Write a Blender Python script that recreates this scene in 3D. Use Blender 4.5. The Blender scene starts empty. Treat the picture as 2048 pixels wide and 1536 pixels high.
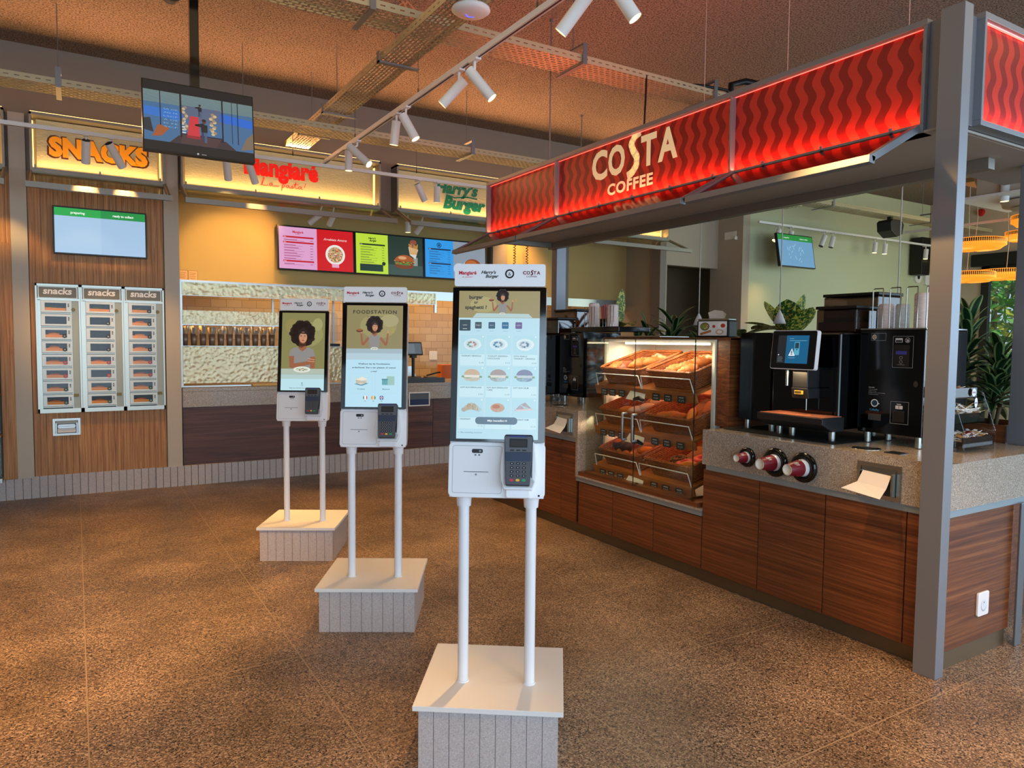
import bpy, math, random
from mathutils import Matrix, Vector
random.seed(7)
SC = bpy.context.scene
COL = SC.collection
PI = math.pi
# ---------------------------------------------------------------- camera, world, view
VS = SC.view_settings
SC.display_settings.display_device = 'sRGB'
VS.view_transform = 'Standard'; VS.look = 'None'; VS.exposure = 0.0; VS.gamma = 1.0; VS.use_curve_mapping = False
fpx = 1440.0
a = Vector((150-1024, 674-768, fpx)).normalized()            # direction of the room's long axis in the lens
h = Vector((1, 0.0100, 0)); up = a.cross(h).normalized()
if up.y > 0: up = -up
ex = a.cross(up)
R = Matrix((ex, a, up))                                        # rows: world axes seen from the lens
cx, cy, cz = Vector((R[0][0], R[1][0], R[2][0])), Vector((R[0][1], R[1][1], R[2][1])), Vector((R[0][2], R[1][2], R[2][2]))
cam_d = bpy.data.cameras.new('camera'); cam = bpy.data.objects.new('camera', cam_d); COL.objects.link(cam)
cam_d.sensor_fit = 'HORIZONTAL'; cam_d.sensor_width = 36; cam_d.lens = fpx/2048*36; cam_d.clip_start = .05; cam_d.clip_end = 200
cam.matrix_world = Matrix(((cx.x, -cy.x, -cz.x, 0), (cx.y, -cy.y, -cz.y, 0), (cx.z, -cy.z, -cz.z, 1.55), (0, 0, 0, 1)))
SC.camera = cam
W = bpy.data.worlds.new('world'); SC.world = W; W.use_nodes = True
bg = W.node_tree.nodes['Background']; bg.inputs[0].default_value = (.62, .8, 1, 1); bg.inputs[1].default_value = .9
try:
    SC.cycles.use_denoising = True; SC.cycles.sample_clamp_indirect = 4; SC.cycles.max_bounces = 8
except Exception: pass
def lin(hx):
    if not isinstance(hx, str): return tuple(hx[:3])
    hx = hx.lstrip('#'); o = []
    for i in (0, 2, 4):
        v = int(hx[i:i+2], 16)/255; o.append(v/12.92 if v <= .04045 else ((v+.055)/1.055)**2.4)
    return tuple(o)
def light(kind, loc, aim, power, col, **k):
    d = bpy.data.lights.new(kind.lower(), kind); d.energy = power; d.color = col
    for n, v in k.items(): setattr(d, n, v)
    o = bpy.data.objects.new('light', d); COL.objects.link(o); o.location = loc
    o.rotation_euler = (Vector(aim)-Vector(loc)).to_track_quat('-Z', 'Y').to_euler(); return o
DAY = (.60, .80, 1.0); WARM = (1.0, .53, .17); WARM2 = (1.0, .70, .38)
# daylight through the glass shopfront behind the viewer, and through the right-hand glazing
light('AREA', (1.2, -3.4, 1.9), (2.0, 6, 1.0), 300, DAY, shape='RECTANGLE', size=9, size_y=3.2)
light('AREA', (9.5, -2.2, 2.2), (3.9, 3.0, .8), 170, DAY, shape='RECTANGLE', size=4, size_y=3.0)
light('AREA', (12.8, 3.4, 2.6), (9.5, 7.9, 2.6), 90, (.85, 1, .78), shape='RECTANGLE', size=3, size_y=2.6)
# warm fill lights added under the ceiling for ambient glow, no fixtures
light('AREA', (-.5, 3.6, 4.1), (-.5, 3.6, 0), 35, WARM2, shape='RECTANGLE', size=5, size_y=3)
light('AREA', (4.5, .2, 4.1), (4.5, .2, 0), 35, WARM2, shape='RECTANGLE', size=5, size_y=2)

for p, q, e in (((-.6, 1.3, 3.3), (-.25, 2.7, 0), 120), ((-1.0, 3.2, 3.3), (-.35, 4.8, 0), 520), ((2.3, -.3, 3.3), (3.2, 1.15, 0), 300), ((1.6, -.6, 3.3), (1.7, .9, 0), 80)):   # lamps of the near end of the track, above the frame
    light('SPOT', p, q, e, WARM, spot_size=.78 if p[0] > 2 else 1.05, spot_blend=.7, shadow_soft_size=.05)
# ---------------------------------------------------------------- materials
MATS = {}
def nodes(name):
    m = bpy.data.materials.new(name); m.use_nodes = True; nt = m.node_tree
    return m, nt, nt.nodes['Principled BSDF']
def mat(name, col, rough=.5, metal=0, emit=None, es=0, bump=0, bs=60, coat=0, alpha=1):
    if name in MATS: return MATS[name]
    m, nt, b = nodes(name); c = lin(col)
    b.inputs['Base Color'].default_value = (*c, 1); b.inputs['Roughness'].default_value = rough; b.inputs['Metallic'].default_value = metal
    if coat: b.inputs['Coat Weight'].default_value = coat; b.inputs['Coat Roughness'].default_value = .05
    if emit: b.inputs['Emission Color'].default_value = (*lin(emit), 1); b.inputs['Emission Strength'].default_value = es
    if bump:
        n = nt.nodes.new('ShaderNodeTexNoise'); n.inputs['Scale'].default_value = bs; n.inputs['Detail'].default_value = 4
        t = nt.nodes.new('ShaderNodeTexCoord'); nt.links.new(t.outputs['Object'], n.inputs['Vector'])
        bp = nt.nodes.new('ShaderNodeBump'); bp.inputs['Strength'].default_value = bump; bp.inputs['Distance'].default_value = .01
        nt.links.new(n.outputs['Fac'], bp.inputs['Height']); nt.links.new(bp.outputs[0], b.inputs['Normal'])
    MATS[name] = m; return m
def ramp(nt, stops):
    r = nt.nodes.new('ShaderNodeValToRGB'); e = r.color_ramp.elements
    while len(e) < len(stops): e.new(.5)
    for i, (p, c) in enumerate(stops): e[i].position = p; e[i].color = (*lin(c), 1)
    return r
def coords(nt, scale, loc=(0, 0, 0), rot=(0, 0, 0)):
    t = nt.nodes.new('ShaderNodeTexCoord'); mp = nt.nodes.new('ShaderNodeMapping')
    mp.inputs['Scale'].default_value = scale; mp.inputs['Location'].default_value = loc; mp.inputs['Rotation'].default_value = rot
    nt.links.new(t.outputs['Object'], mp.inputs[0]); return mp
def wood(name, c1, c2, c3, scale, rough=.45):
    m, nt, b = nodes(name); mp = coords(nt, scale)
    n = nt.nodes.new('ShaderNodeTexNoise'); n.inputs['Scale'].default_value = 1; n.inputs['Detail'].default_value = 6; n.inputs['Roughness'].default_value = .65; n.inputs['Distortion'].default_value = .6
    nt.links.new(mp.outputs[0], n.inputs[0]); r = ramp(nt, [(.3, c1), (.5, c2), (.68, c3)]); nt.links.new(n.outputs[0], r.inputs[0])
    nt.links.new(r.outputs[0], b.inputs['Base Color']); b.inputs['Roughness'].default_value = rough; MATS[name] = m; return m
def speckle(name, base, light_c, dark_c, scale, rough=.4, amt=.5, bump=0):
    m, nt, b = nodes(name); mp = coords(nt, (1, 1, 1))
    v = nt.nodes.new('ShaderNodeTexVoronoi'); v.inputs['Scale'].default_value = scale; nt.links.new(mp.outputs[0], v.inputs[0])
    s = nt.nodes.new('ShaderNodeSeparateColor'); nt.links.new(v.outputs['Color'], s.inputs[0])
    r = ramp(nt, [(0, dark_c), (.12, dark_c), (.2, base), (.7, base), (.82, light_c), (1, light_c)]); nt.links.new(s.outputs[0], r.inputs[0])
    n = nt.nodes.new('ShaderNodeTexNoise'); n.inputs['Scale'].default_value = 2.2; n.inputs['Detail'].default_value = 5; nt.links.new(mp.outputs[0], n.inputs[0])
    mx = nt.nodes.new('ShaderNodeMix'); mx.data_type = 'RGBA'; mx.blend_type = 'MULTIPLY'; mx.inputs[0].default_value = amt
    r2 = ramp(nt, [(.3, '#8a8a8a'), (.7, '#ffffff')]); nt.links.new(n.outputs[0], r2.inputs[0])
    nt.links.new(r.outputs[0], mx.inputs[6]); nt.links.new(r2.outputs[0], mx.inputs[7]); nt.links.new(mx.outputs[2], b.inputs['Base Color'])
    b.inputs['Roughness'].default_value = rough; MATS[name] = m; return m, nt, b, mx, mp
def M(n): return MATS[n]
wood('walnut', '#4f2a15', '#703c1d', '#8c5430', (14, 1.3, 60), .38)
wood('walnut_end', '#46240f', '#6c3b1b', '#8f5a30', (1.3, 14, 60), .38)
wood('dark_walnut', '#3a211a', '#583326', '#6e4434', (1.0, 14, 24), .45)
wood('oak', '#845430', '#b07a48', '#cb9860', (60, 34, 1.6), .55)
wood('basket_board', '#8a4a1e', '#a8602a', '#c07838', (20, 2, 20), .5)
speckle('terrazzo', '#a09486', '#cfc5b6', '#7e7468', 380, .22, .12)
speckle('skirt_stone', '#c0b6b2', '#cdc4c1', '#b0a6a3', 300, .6, .15)
_, nt, b, mx, mp = speckle('floor', '#8a705a', '#c6ab8e', '#2a2019', 175, .38, .7)
br = nt.nodes.new('ShaderNodeTexBrick'); br.offset = 0; br.inputs['Scale'].default_value = 1; br.inputs['Mortar Size'].default_value = .0028
br.inputs['Brick Width'].default_value = .9; br.inputs['Row Height'].default_value = .9; br.inputs['Color1'].default_value = br.inputs['Color2'].default_value = (1, 1, 1, 1); br.inputs['Mortar'].default_value = (0, 0, 0, 1)
mp2 = coords(nt, (1, 1, 1), (-.01, .13, 0)); nt.links.new(mp2.outputs[0], br.inputs[0])
m3 = nt.nodes.new('ShaderNodeMix'); m3.data_type = 'RGBA'; m3.inputs[6].default_value = (*lin('#a08a70'), 1)
nt.links.new(br.outputs[0], m3.inputs[0]); nt.links.new(mx.outputs[2], m3.inputs[7]); nt.links.new(m3.outputs[2], b.inputs['Base Color'])
mat('ceiling', '#b3a898', .95, bump=1.0, bs=70); 
nt = M('ceiling').node_tree; nt.nodes['Bump'].inputs['Distance'].default_value = .08; r = ramp(nt, [(.36, '#584a40'), (.48, '#988474'), (.66, '#b39f8e')]); nt.links.new(nt.nodes['Noise Texture'].outputs[0], r.inputs[0]); nt.links.new(r.outputs[0], nt.nodes['Principled BSDF'].inputs['Base Color'])
mat('wall', '#b9ab94', .85); mat('wall_green', '#c3c7a4', .85); mat('wall_brown', '#8d7860', .85); mat('wall_warm', '#c9ac7c', .85)
mat('column', '#8f8478', .8); mat('column_pale', '#c2b8a6', .75); mat('grey_metal', '#83878c', .42, .75); mat('post_metal', '#8b8f96', .45, .55); mat('frame_metal', '#8f8a80', .45, .6)
mat('light_strip', '#9fb0b8', .35, .6); mat('plinth', '#7a6a50', .35, .7); mat('galv', '#b9ac88', .5, .35); mat('soffit', '#a39c90', .6, .1)
mat('chrome', '#b4b8b2', .24, 1); mat('steel', '#b5b8b4', .3, 1); mat('dark_steel', '#55585a', .35, .9)
mat('white_gloss', '#f0f0f2', .3, coat=.2); mat('white_matt', '#e8e6e2', .6); mat('cream', '#f6eedc', .5); mat('black', '#0a0a0b', .45); mat('black_gloss', '#030304', .10, coat=.15)
mat('black_glass', '#030406', .06, coat=1); mat('dark_plastic', '#1c1d20', .4); mat('graphite', '#2b3038', .4); mat('grey_plastic', '#55595f', .45)
mat('rubber', '#111', .7) if False else mat('rubber', '#111111', .7)
mat('led_warm', '#ffffff', .5, emit='#ffc766', es=2.5); mat('led_white', '#ffffff', .5, emit='#ffe9c4', es=14); mat('led_red', '#ffffff', .5, emit='#ff3a22', es=2.2)
mat('lens', '#ffffff', .4, emit='#ffe79a', es=2.6); mat('lens_hot', '#ffffff', .4, emit='#ffd27a', es=14)
mat('amber', '#ffb040', .5, emit='#ff9a2a', es=.75); mat('brass', '#6b5630', .35, .8); mat('paper', '#f2ece2', .8); mat('paper_grey', '#8f9597', .8)
mat('cup_red', '#7c1426', .4); mat('lid_pink', '#fae6de', .45); mat('orange_plastic', '#d9691a', .4); mat('green_leaf', '#1f4a1c', .4); mat('leaf_dark', '#12331a', .38)
mat('leaf_edge', '#7d9a5e', .45); mat('leaf_yellow', '#8a9a32', .45); mat('stem', '#5b4a2c', .8); mat('soil', '#1d1610', .9)
mat('croissant', '#b9692a', .5, bump=.6, bs=50); mat('bun', '#c78038', .5); mat('choc', '#2c140c', .55, bump=.8, bs=160); mat('pink_icing', '#d8546e', .3); mat('white_icing', '#efe2cc', .35); mat('red_jam', '#b8321a', .3)
mat('tray_card', '#e0984a', .7); mat('copper', '#c77a58', .5); mat('red_lamp', '#b0141a', .3); mat('stone_dark', '#4a4744', .6); mat('sauce', '#7a3515', .5); mat('kraft', '#caa06a', .8)
mat('bronze', '#8f7c6c', .36, .5); mat('smoke', '#2a2522', .1, coat=.5); mat('screen_bezel', '#0b0c0e', .3); mat('duct', '#c09070', .6, .1); mat('hatch_metal', '#c9cabf', .42, .5); mat('vend_metal', '#bcbeb2', .34, .8); mat('vend_brushed', '#a3a698', .5, .6); mat('hvac', '#c8b8a4', .6)
mat('terminal_lcd', '#10161a', .1); mat('window_frame', '#141312', .5); mat('bark', '#4b3a28', .9); mat('tree_leaf', '#4f9a2a', .6, emit='#3f8a20', es=.0); mat('tree_leaf2', '#a8a82c', .6)
mat('lime_wall', '#c9ab6c', .85); mat('cable', '#b8b2a4', .6); mat('liner', '#a08a7c', .7); mat('wire', '#5a5348', .5, .6); mat('beans', '#6b3a1c', .6)
def glassy(name, tint, fac, rough=.02, bump=0, bs=30):
    m = bpy.data.materials.new(name); m.use_nodes = True; nt = m.node_tree; nt.nodes.clear()
    o = nt.nodes.new('ShaderNodeOutputMaterial'); t = nt.nodes.new('ShaderNodeBsdfTransparent'); g = nt.nodes.new('ShaderNodeBsdfGlossy'); x = nt.nodes.new('ShaderNodeMixShader')
    t.inputs[0].default_value = (*lin(tint), 1); g.inputs['Roughness'].default_value = rough; x.inputs[0].default_value = fac
    nt.links.new(t.outputs[0], x.inputs[1]); nt.links.new(g.outputs[0], x.inputs[2]); nt.links.new(x.outputs[0], o.inputs[0])
    if bump:
        mp = coords(nt, (1, 1, 1)); v = nt.nodes.new('ShaderNodeTexVoronoi'); v.feature = 'SMOOTH_F1'; v.inputs['Scale'].default_value = bs; nt.links.new(mp.outputs[0], v.inputs[0])
        bp = nt.nodes.new('ShaderNodeBump'); bp.inputs['Strength'].default_value = bump; bp.inputs['Distance'].default_value = .02
        nt.links.new(v.outputs['Distance'], bp.inputs['Height']); nt.links.new(bp.outputs[0], g.inputs['Normal'])
    MATS[name] = m; return m
glassy('glass', '#f6fbf8', .05); glassy('clear_pane', '#fafafa', .015); glassy('glass_edge', '#4c7a68', .25, .1); glassy('hammered', '#ece2bc', .42, .34, .3, 30); glassy('smoke_glass', '#9a8272', .10, .05); glassy('acrylic', '#f2f6f6', .07, .05); glassy('red_glass', '#a06058', .3, .12)
M('hammered').node_tree.nodes['Glossy BSDF'].inputs[0].default_value = (.86, .80, .56, 1)
# kitchen tiles, wavy red film, pleated shade, wicker, printed/lit colour layers
m, nt, b = nodes('kitchen_tile'); MATS['kitchen_tile'] = m
mp = coords(nt, (1, 1, 1), rot=(PI/2, 0, 0)); br = nt.nodes.new('ShaderNodeTexBrick'); br.offset = .5
for k, v in (('Scale', 1), ('Mortar Size', .003), ('Brick Width', .2), ('Row Height', .11), ('Bias', 0)): br.inputs[k].default_value = v
for k, v in (('Color1', '#c9a87a'), ('Color2', '#b18c5e'), ('Mortar', '#8f734d')): br.inputs[k].default_value = (*lin(v), 1)
nt.links.new(mp.outputs[0], br.inputs[0]); nt.links.new(br.outputs[0], b.inputs['Base Color']); b.inputs['Roughness'].default_value = .3
def wavy(name, hz):
    m, nt, b = nodes(name); MATS[name] = m
    t = nt.nodes.new('ShaderNodeTexCoord'); s = nt.nodes.new('ShaderNodeSeparateXYZ'); nt.links.new(t.outputs['Object'], s.inputs[0])
    def mth(op, x, y=None):
        n = nt.nodes.new('ShaderNodeMath'); n.operation = op
        for i, q in enumerate((x, y)):
            if q is None: continue
            if isinstance(q, (int, float)): n.inputs[i].default_value = q
            else: nt.links.new(q, n.inputs[i])
        return n.outputs[0]
    w = mth('MULTIPLY', mth('SINE', mth('MULTIPLY', s.outputs['Z'], 2*PI/.15)), .016)
    f = mth('SINE', mth('MULTIPLY', mth('ADD', s.outputs[hz], w), 2*PI/.106))
    r = ramp(nt, [(.47, '#7d0a08'), (.53, '#b5281c')]); nt.links.new(mth('ADD', mth('MULTIPLY', f, .5), .5), r.inputs[0])
    nt.links.new(r.outputs[0], b.inputs['Base Color']); nt.links.new(r.outputs[0], b.inputs['Emission Color']); b.inputs['Emission Strength'].default_value = .12; b.inputs['Roughness'].default_value = .35
wavy('red_film', 'Y'); wavy('red_film_side', 'X')
m, nt, b = nodes('wicker'); MATS['wicker'] = m
mp = coords(nt, (1, 1, 1)); w = nt.nodes.new('ShaderNodeTexWave'); w.bands_direction = 'Z'; w.inputs['Scale'].default_value = 26; w.inputs['Distortion'].default_value = 5; w.inputs['Detail'].default_value = 2; w.inputs['Detail Scale'].default_value = 6
nt.links.new(mp.outputs[0], w.inputs[0]); r = ramp(nt, [(.2, '#7a3312'), (.7, '#d0732f')]); nt.links.new(w.outputs[0], r.inputs[0]); nt.links.new(r.outputs[0], b.inputs['Base Color'])
bp = nt.nodes.new('ShaderNodeBump'); bp.inputs['Strength'].default_value = .8; bp.inputs['Distance'].default_value = .006; nt.links.new(w.outputs[0], bp.inputs['Height']); nt.links.new(bp.outputs[0], b.inputs['Normal']); b.inputs['Roughness'].default_value = .5
def layered(name, emit):
    m, nt, b = nodes(name); MATS[name] = m
    at = nt.nodes.new('ShaderNodeAttribute'); at.attribute_name = 'Col'
    if emit:
        b.inputs['Base Color'].default_value = (.02, .02, .02, 1); nt.links.new(at.outputs['Color'], b.inputs['Emission Color']); b.inputs['Emission Strength'].default_value = emit; b.inputs['Roughness'].default_value = .25
    else: nt.links.new(at.outputs['Color'], b.inputs['Base Color']); b.inputs['Roughness'].default_value = .5
layered('lit_image', .95); layered('print', 0); layered('backlit_print', .35)
nt = M('backlit_print').node_tree; nt.links.new(nt.nodes['Attribute'].outputs['Color'], nt.nodes['Principled BSDF'].inputs['Base Color'])
m, nt, b = nodes('sign_film'); MATS['sign_film'] = m
b.inputs['Base Color'].default_value = (*lin('#b5aa84'), 1); b.inputs['Emission Color'].default_value = (*lin('#ffe0a0'), 1); b.inputs['Emission Strength'].default_value = .06; b.inputs['Roughness'].default_value = .3
mp = coords(nt, (1, 1, 1.6)); n = nt.nodes.new('ShaderNodeTexNoise'); n.inputs['Scale'].default_value = 45; nt.links.new(mp.outputs[0], n.inputs[0]); bp = nt.nodes.new('ShaderNodeBump'); bp.inputs['Strength'].default_value = .35; bp.inputs['Distance'].default_value = .01; nt.links.new(n.outputs[0], bp.inputs['Height']); nt.links.new(bp.outputs[0], b.inputs['Normal'])

# ---------------------------------------------------------------- mesh helpers
class MB:
    def __init__(s, T=None): s.v = []; s.f = []; s.mi = []; s.sm = []; s.T = T or Matrix()
    def add(s, vs, fs, mi=0, sm=False):
        o = len(s.v); s.v += [s.T @ Vector(p) for p in vs]; s.f += [tuple(i+o for i in f) for f in fs]; s.mi += [mi]*len(fs); s.sm += [sm]*len(fs); return s
    def box(s, x0, x1, y0, y1, z0, z1, mi=0):
        return s.add([(x, y, z) for x in (x0, x1) for y in (y0, y1) for z in (z0, z1)], [(0, 1, 3, 2), (4, 6, 7, 5), (0, 4, 5, 1), (2, 3, 7, 6), (0, 2, 6, 4), (1, 5, 7, 3)], mi)
    def cyl(s, p, q, r, r2=None, n=12, mi=0, caps=True):
        p, q = Vector(p), Vector(q); r2 = r if r2 is None else r2; d = (q-p).normalized(); u = d.orthogonal().normalized(); w = d.cross(u); vs = []
        for c, rr in ((p, r), (q, r2)):
            for i in range(n): t = 2*PI*i/n; vs.append(c+(u*math.cos(t)+w*math.sin(t))*rr)
        s.add(vs, [(i, (i+1) % n, n+(i+1) % n, n+i) for i in range(n)], mi, True)
        if caps: s.add(vs, [tuple(range(n-1, -1, -1)), tuple(range(n, 2*n))], mi)
        return s
    def tube(s, pts, r, n=6, closed=False, mi=0):
        P = [Vector(p) for p in pts]; N = len(P); vs = []; u = None
        for i in range(N):
            d = (P[(i+1) % N]-P[i-1]) if closed else (P[min(i+1, N-1)]-P[max(i-1, 0)])
            d.normalize(); u = d.orthogonal().normalized() if u is None else (u-d*u.dot(d)).normalized(); w = d.cross(u); rr = r[i] if isinstance(r, (list, tuple)) else r
            for k in range(n): t = 2*PI*k/n; vs.append(P[i]+(u*math.cos(t)+w*math.sin(t))*rr)
        fs = [(i*n+k, i*n+(k+1) % n, ((i+1) % N)*n+(k+1) % n, ((i+1) % N)*n+k) for i in range(N if closed else N-1) for k in range(n)]
        s.add(vs, fs, mi, True)
        if not closed: s.add(vs, [tuple(range(n-1, -1, -1)), tuple(range((N-1)*n, N*n))], mi)
        return s
    def lathe(s, prof, c=(0, 0, 0), n=24, mi=0):
        vs = [(c[0]+r*math.cos(2*PI*i/n), c[1]+r*math.sin(2*PI*i/n), c[2]+z) for r, z in prof for i in range(n)]
        return s.add(vs, [(j*n+i, j*n+(i+1) % n, (j+1)*n+(i+1) % n, (j+1)*n+i) for j in range(len(prof)-1) for i in range(n)], mi, True)
    def prism(s, poly, a, b, ax='y', mi=0):
        k = len(poly); f = {'x': lambda p, t: (t, p[0], p[1]), 'y': lambda p, t: (p[0], t, p[1]), 'z': lambda p, t: (p[0], p[1], t)}[ax]
        vs = [f(p, a) for p in poly]+[f(p, b) for p in poly]
        return s.add(vs, [tuple(range(k)), tuple(range(2*k-1, k-1, -1))]+[(i, k+i, k+(i+1) % k, (i+1) % k) for i in range(k)], mi)
    def ball(s, c, rx, ry=None, rz=None, n=12, mi=0):
        ry = ry or rx; rz = rz or rx; m = max(5, n//2); vs = [(c[0]+rx*math.sin(PI*j/m)*math.cos(2*PI*i/n), c[1]+ry*math.sin(PI*j/m)*math.sin(2*PI*i/n), c[2]+rz*math.cos(PI*j/m)) for j in range(m+1) for i in range(n)]
        return s.add(vs, [(j*n+i, j*n+(i+1) % n, (j+1)*n+(i+1) % n, (j+1)*n+i) for j in range(m) for i in range(n)], mi, True)
    def build(s, name, mats, parent=None, loc=None, bev=0, **tags):
        o3 = Vector(loc) if loc else Vector((0, 0, 0))
        me = bpy.data.meshes.new(name); me.from_pydata([tuple(p-o3) for p in s.v], [], s.f)
        for mm in (mats if isinstance(mats, (list, tuple)) else [mats]): me.materials.append(M(mm))
        me.polygons.foreach_set('material_index', s.mi); me.polygons.foreach_set('use_smooth', s.sm); me.update()
        o = bpy.data.objects.new(name, me); COL.objects.link(o); o.location = o3
        if parent: o.parent = parent
        if bev:
            bm = o.modifiers.new('bevel', 'BEVEL'); bm.width = bev; bm.segments = 2; bm.limit_method = 'ANGLE'
        for k, v in tags.items(): o[k] = v
        return o
def rr(x0, x1, y0, y1, r, n=5):
    out = []
    for cx_, cy_, t0 in ((x1-r, y1-r, 0), (x0+r, y1-r, PI/2), (x0+r, y0+r, PI), (x1-r, y0+r, 3*PI/2)):
        out += [(cx_+r*math.cos(t0+PI/2*i/n), cy_+r*math.sin(t0+PI/2*i/n)) for i in range(n+1)]
    return out
def thing(name, label, cat, loc=(0, 0, 0), rz=0, group=None):
    o = bpy.data.objects.new(name, None); COL.objects.link(o); o.location = loc; o.rotation_euler = (0, 0, rz); o.empty_display_size = .1
    o['label'] = label; o['category'] = cat
    if group: o['group'] = group
    return o
def tag(o, label, cat, group=None):
    o['label'] = label; o['category'] = cat
    if group: o['group'] = group
    return o
def struct(name, mb, m, **k): o = mb.build(name, m, **k); o['kind'] = 'structure'; return o
def copy_tree(o, parent=None):
    c = o.copy(); COL.objects.link(c); c.parent = parent
    if parent: c.matrix_parent_inverse = o.matrix_parent_inverse
    for ch in list(o.children): copy_tree(ch, c)
    return c
def dup(o, loc, rz, label, group=None):
    c = copy_tree(o); c.location = loc; c.rotation_euler = (0, 0, rz); c['label'] = label
    if group: c['group'] = group
    return c
ORD = ['first', 'second', 'third', 'fourth', 'fifth', 'sixth', 'seventh', 'eighth', 'ninth', 'tenth', 'eleventh', 'twelfth']
# faces: BACKF = surface that faces the viewer side (-Y); SIDEF = surface that faces -X
def FR_Y(x, y, z): return Matrix(((1, 0, 0, x), (0, 0, -1, y), (0, 1, 0, z), (0, 0, 0, 1)))
def FR_X(x, y, z): return Matrix(((0, 0, -1, x), (-1, 0, 0, y), (0, 1, 0, z), (0, 0, 0, 1)))
_tc = {}
def textmesh(s, bold, shear, space):
    k = (s, bold, shear, space)
    if k in _tc: return _tc[k]
    c = bpy.data.curves.new('t', 'FONT'); c.body = s; c.size = 1; c.offset = bold; c.shear = shear; c.space_character = space; c.resolution_u = 3; c.fill_mode = 'FRONT'; c.dimensions = '2D'
    o = bpy.data.objects.new('t', c); COL.objects.link(o); bpy.context.view_layer.update()
    me = bpy.data.meshes.new_from_object(o.evaluated_get(bpy.context.evaluated_depsgraph_get()))
    vs = [tuple(v.co) for v in me.vertices]; fs = [tuple(p.vertices) for p in me.polygons]
    bpy.data.objects.remove(o); bpy.data.curves.remove(c); bpy.data.meshes.remove(me)
    if not vs: vs, fs = [(0, 0, 0)], []
    xs = [v[0] for v in vs]; ys = [v[1] for v in vs]; _tc[k] = (vs, fs, min(xs), max(xs), min(ys), max(ys)); return _tc[k]
class Art:
    def __init__(s, step=.0005): s.v = []; s.f = []; s.c = []; s.st = step
    def poly(s, pts, c, L=0):
        o = len(s.v); s.v += [(x, y, L*s.st) for x, y in pts]; s.f.append(tuple(range(o, o+len(pts)))); s.c.append(lin(c)); return s
    def rect(s, x0, y0, x1, y1, c, L=0, r=0): return s.poly(rr(x0, x1, y0, y1, r, 3) if r else [(x0, y0), (x1, y0), (x1, y1), (x0, y1)], c, L)
    def ell(s, x, y, a, b, c, L=0, n=20, t0=0, t1=2*PI): return s.poly([(x+a*math.cos(t0+(t1-t0)*i/n), y+b*math.sin(t0+(t1-t0)*i/n)) for i in range(n+(t1-t0 < 6))], c, L)
    def line(s, pts, w, c, L=0, w2=None):
        w2 = w if w2 is None else w2; N = len(pts)-1
        for i in range(N):
            (x0, y0), (x1, y1) = pts[i], pts[i+1]; d = math.hypot(x1-x0, y1-y0) or 1; nx, ny = -(y1-y0)/d, (x1-x0)/d; a_ = (w+(w2-w)*i/N)/2; b_ = (w+(w2-w)*(i+1)/N)/2
            s.poly([(x0-nx*a_, y0-ny*a_), (x1-nx*b_, y1-ny*b_), (x1+nx*b_, y1+ny*b_), (x0+nx*a_, y0+ny*a_)], c, L)
            if i: s.ell(x0, y0, a_, a_, c, L, 8)
        return s
    def ring(s, x, y, r, w, c, L=0, n=24):
        return s.line([(x+r*math.cos(2*PI*i/n), y+r*math.sin(2*PI*i/n)) for i in range(n+1)], w, c, L)
    def text(s, t, x, y, hgt, c, L=1, bold=0, sh=0, al='C', wid=None, space=1.0, cap=.72):
        vs, fs, x0, x1, y0, y1 = textmesh(t, bold, sh, space); k = hgt/cap; kx = k if wid is None else wid/(x1-x0)
        ox = {'C': (x0+x1)/2, 'L': x0, 'R': x1}[al]; o = len(s.v)
        s.v += [(x+(a_-ox)*kx, y+b_*k, L*s.st) for a_, b_, _ in vs]; s.f += [tuple(i+o for i in f) for f in fs]; s.c += [lin(c)]*len(fs); return s
    def build(s, name, T, m, parent=None, **tags):
        me = bpy.data.meshes.new(name); me.from_pydata([tuple(T @ Vector(p)) for p in s.v], [], s.f)
        at = me.color_attributes.new('Col', 'FLOAT_COLOR', 'CORNER'); i = 0
        for p, c in zip(me.polygons, s.c):
            for _ in p.loop_indices: at.data[i].color = (*c, 1); i += 1
        me.materials.append(M(m)); o = bpy.data.objects.new(name, me); COL.objects.link(o)
        if parent: o.parent = parent
        for k, v in tags.items(): o[k] = v
        return o
def brands(A, x0, y, w, k=1.0, L=1):
    """the row of four logos on the kiosk header"""
    A.text('Mangiaré', x0+w*.13, y, .0135*k, '#c8102e', L, bold=.03, wid=w*.2); A.text('la pasta!', x0+w*.13, y-.012*k, .006*k, '#d05a66', L, sh=.5, wid=w*.13)
    A.text("Harry's", x0+w*.37, y+.003*k, .012*k, '#23282a', L, bold=.03, sh=.3, wid=w*.17); A.text('Burger', x0+w*.41, y-.012*k, .012*k, '#23282a', L, bold=.03, sh=.3, wid=w*.15)
    A.ring(x0+w*.61, y+.003*k, .0145*k, .0055*k, '#23282a', L); A.text('♨' if False else '&', x0+w*.61, y-.004*k, .013*k, '#23282a', L)
    costa(A, x0+w*.76, y+.001, w*.20, .0125*k, '#7c1b30', L); A.text('COFFEE', x0+w*.86, y-.010*k, .0055*k, '#7c1b30', L, bold=.01, wid=w*.12)
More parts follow.
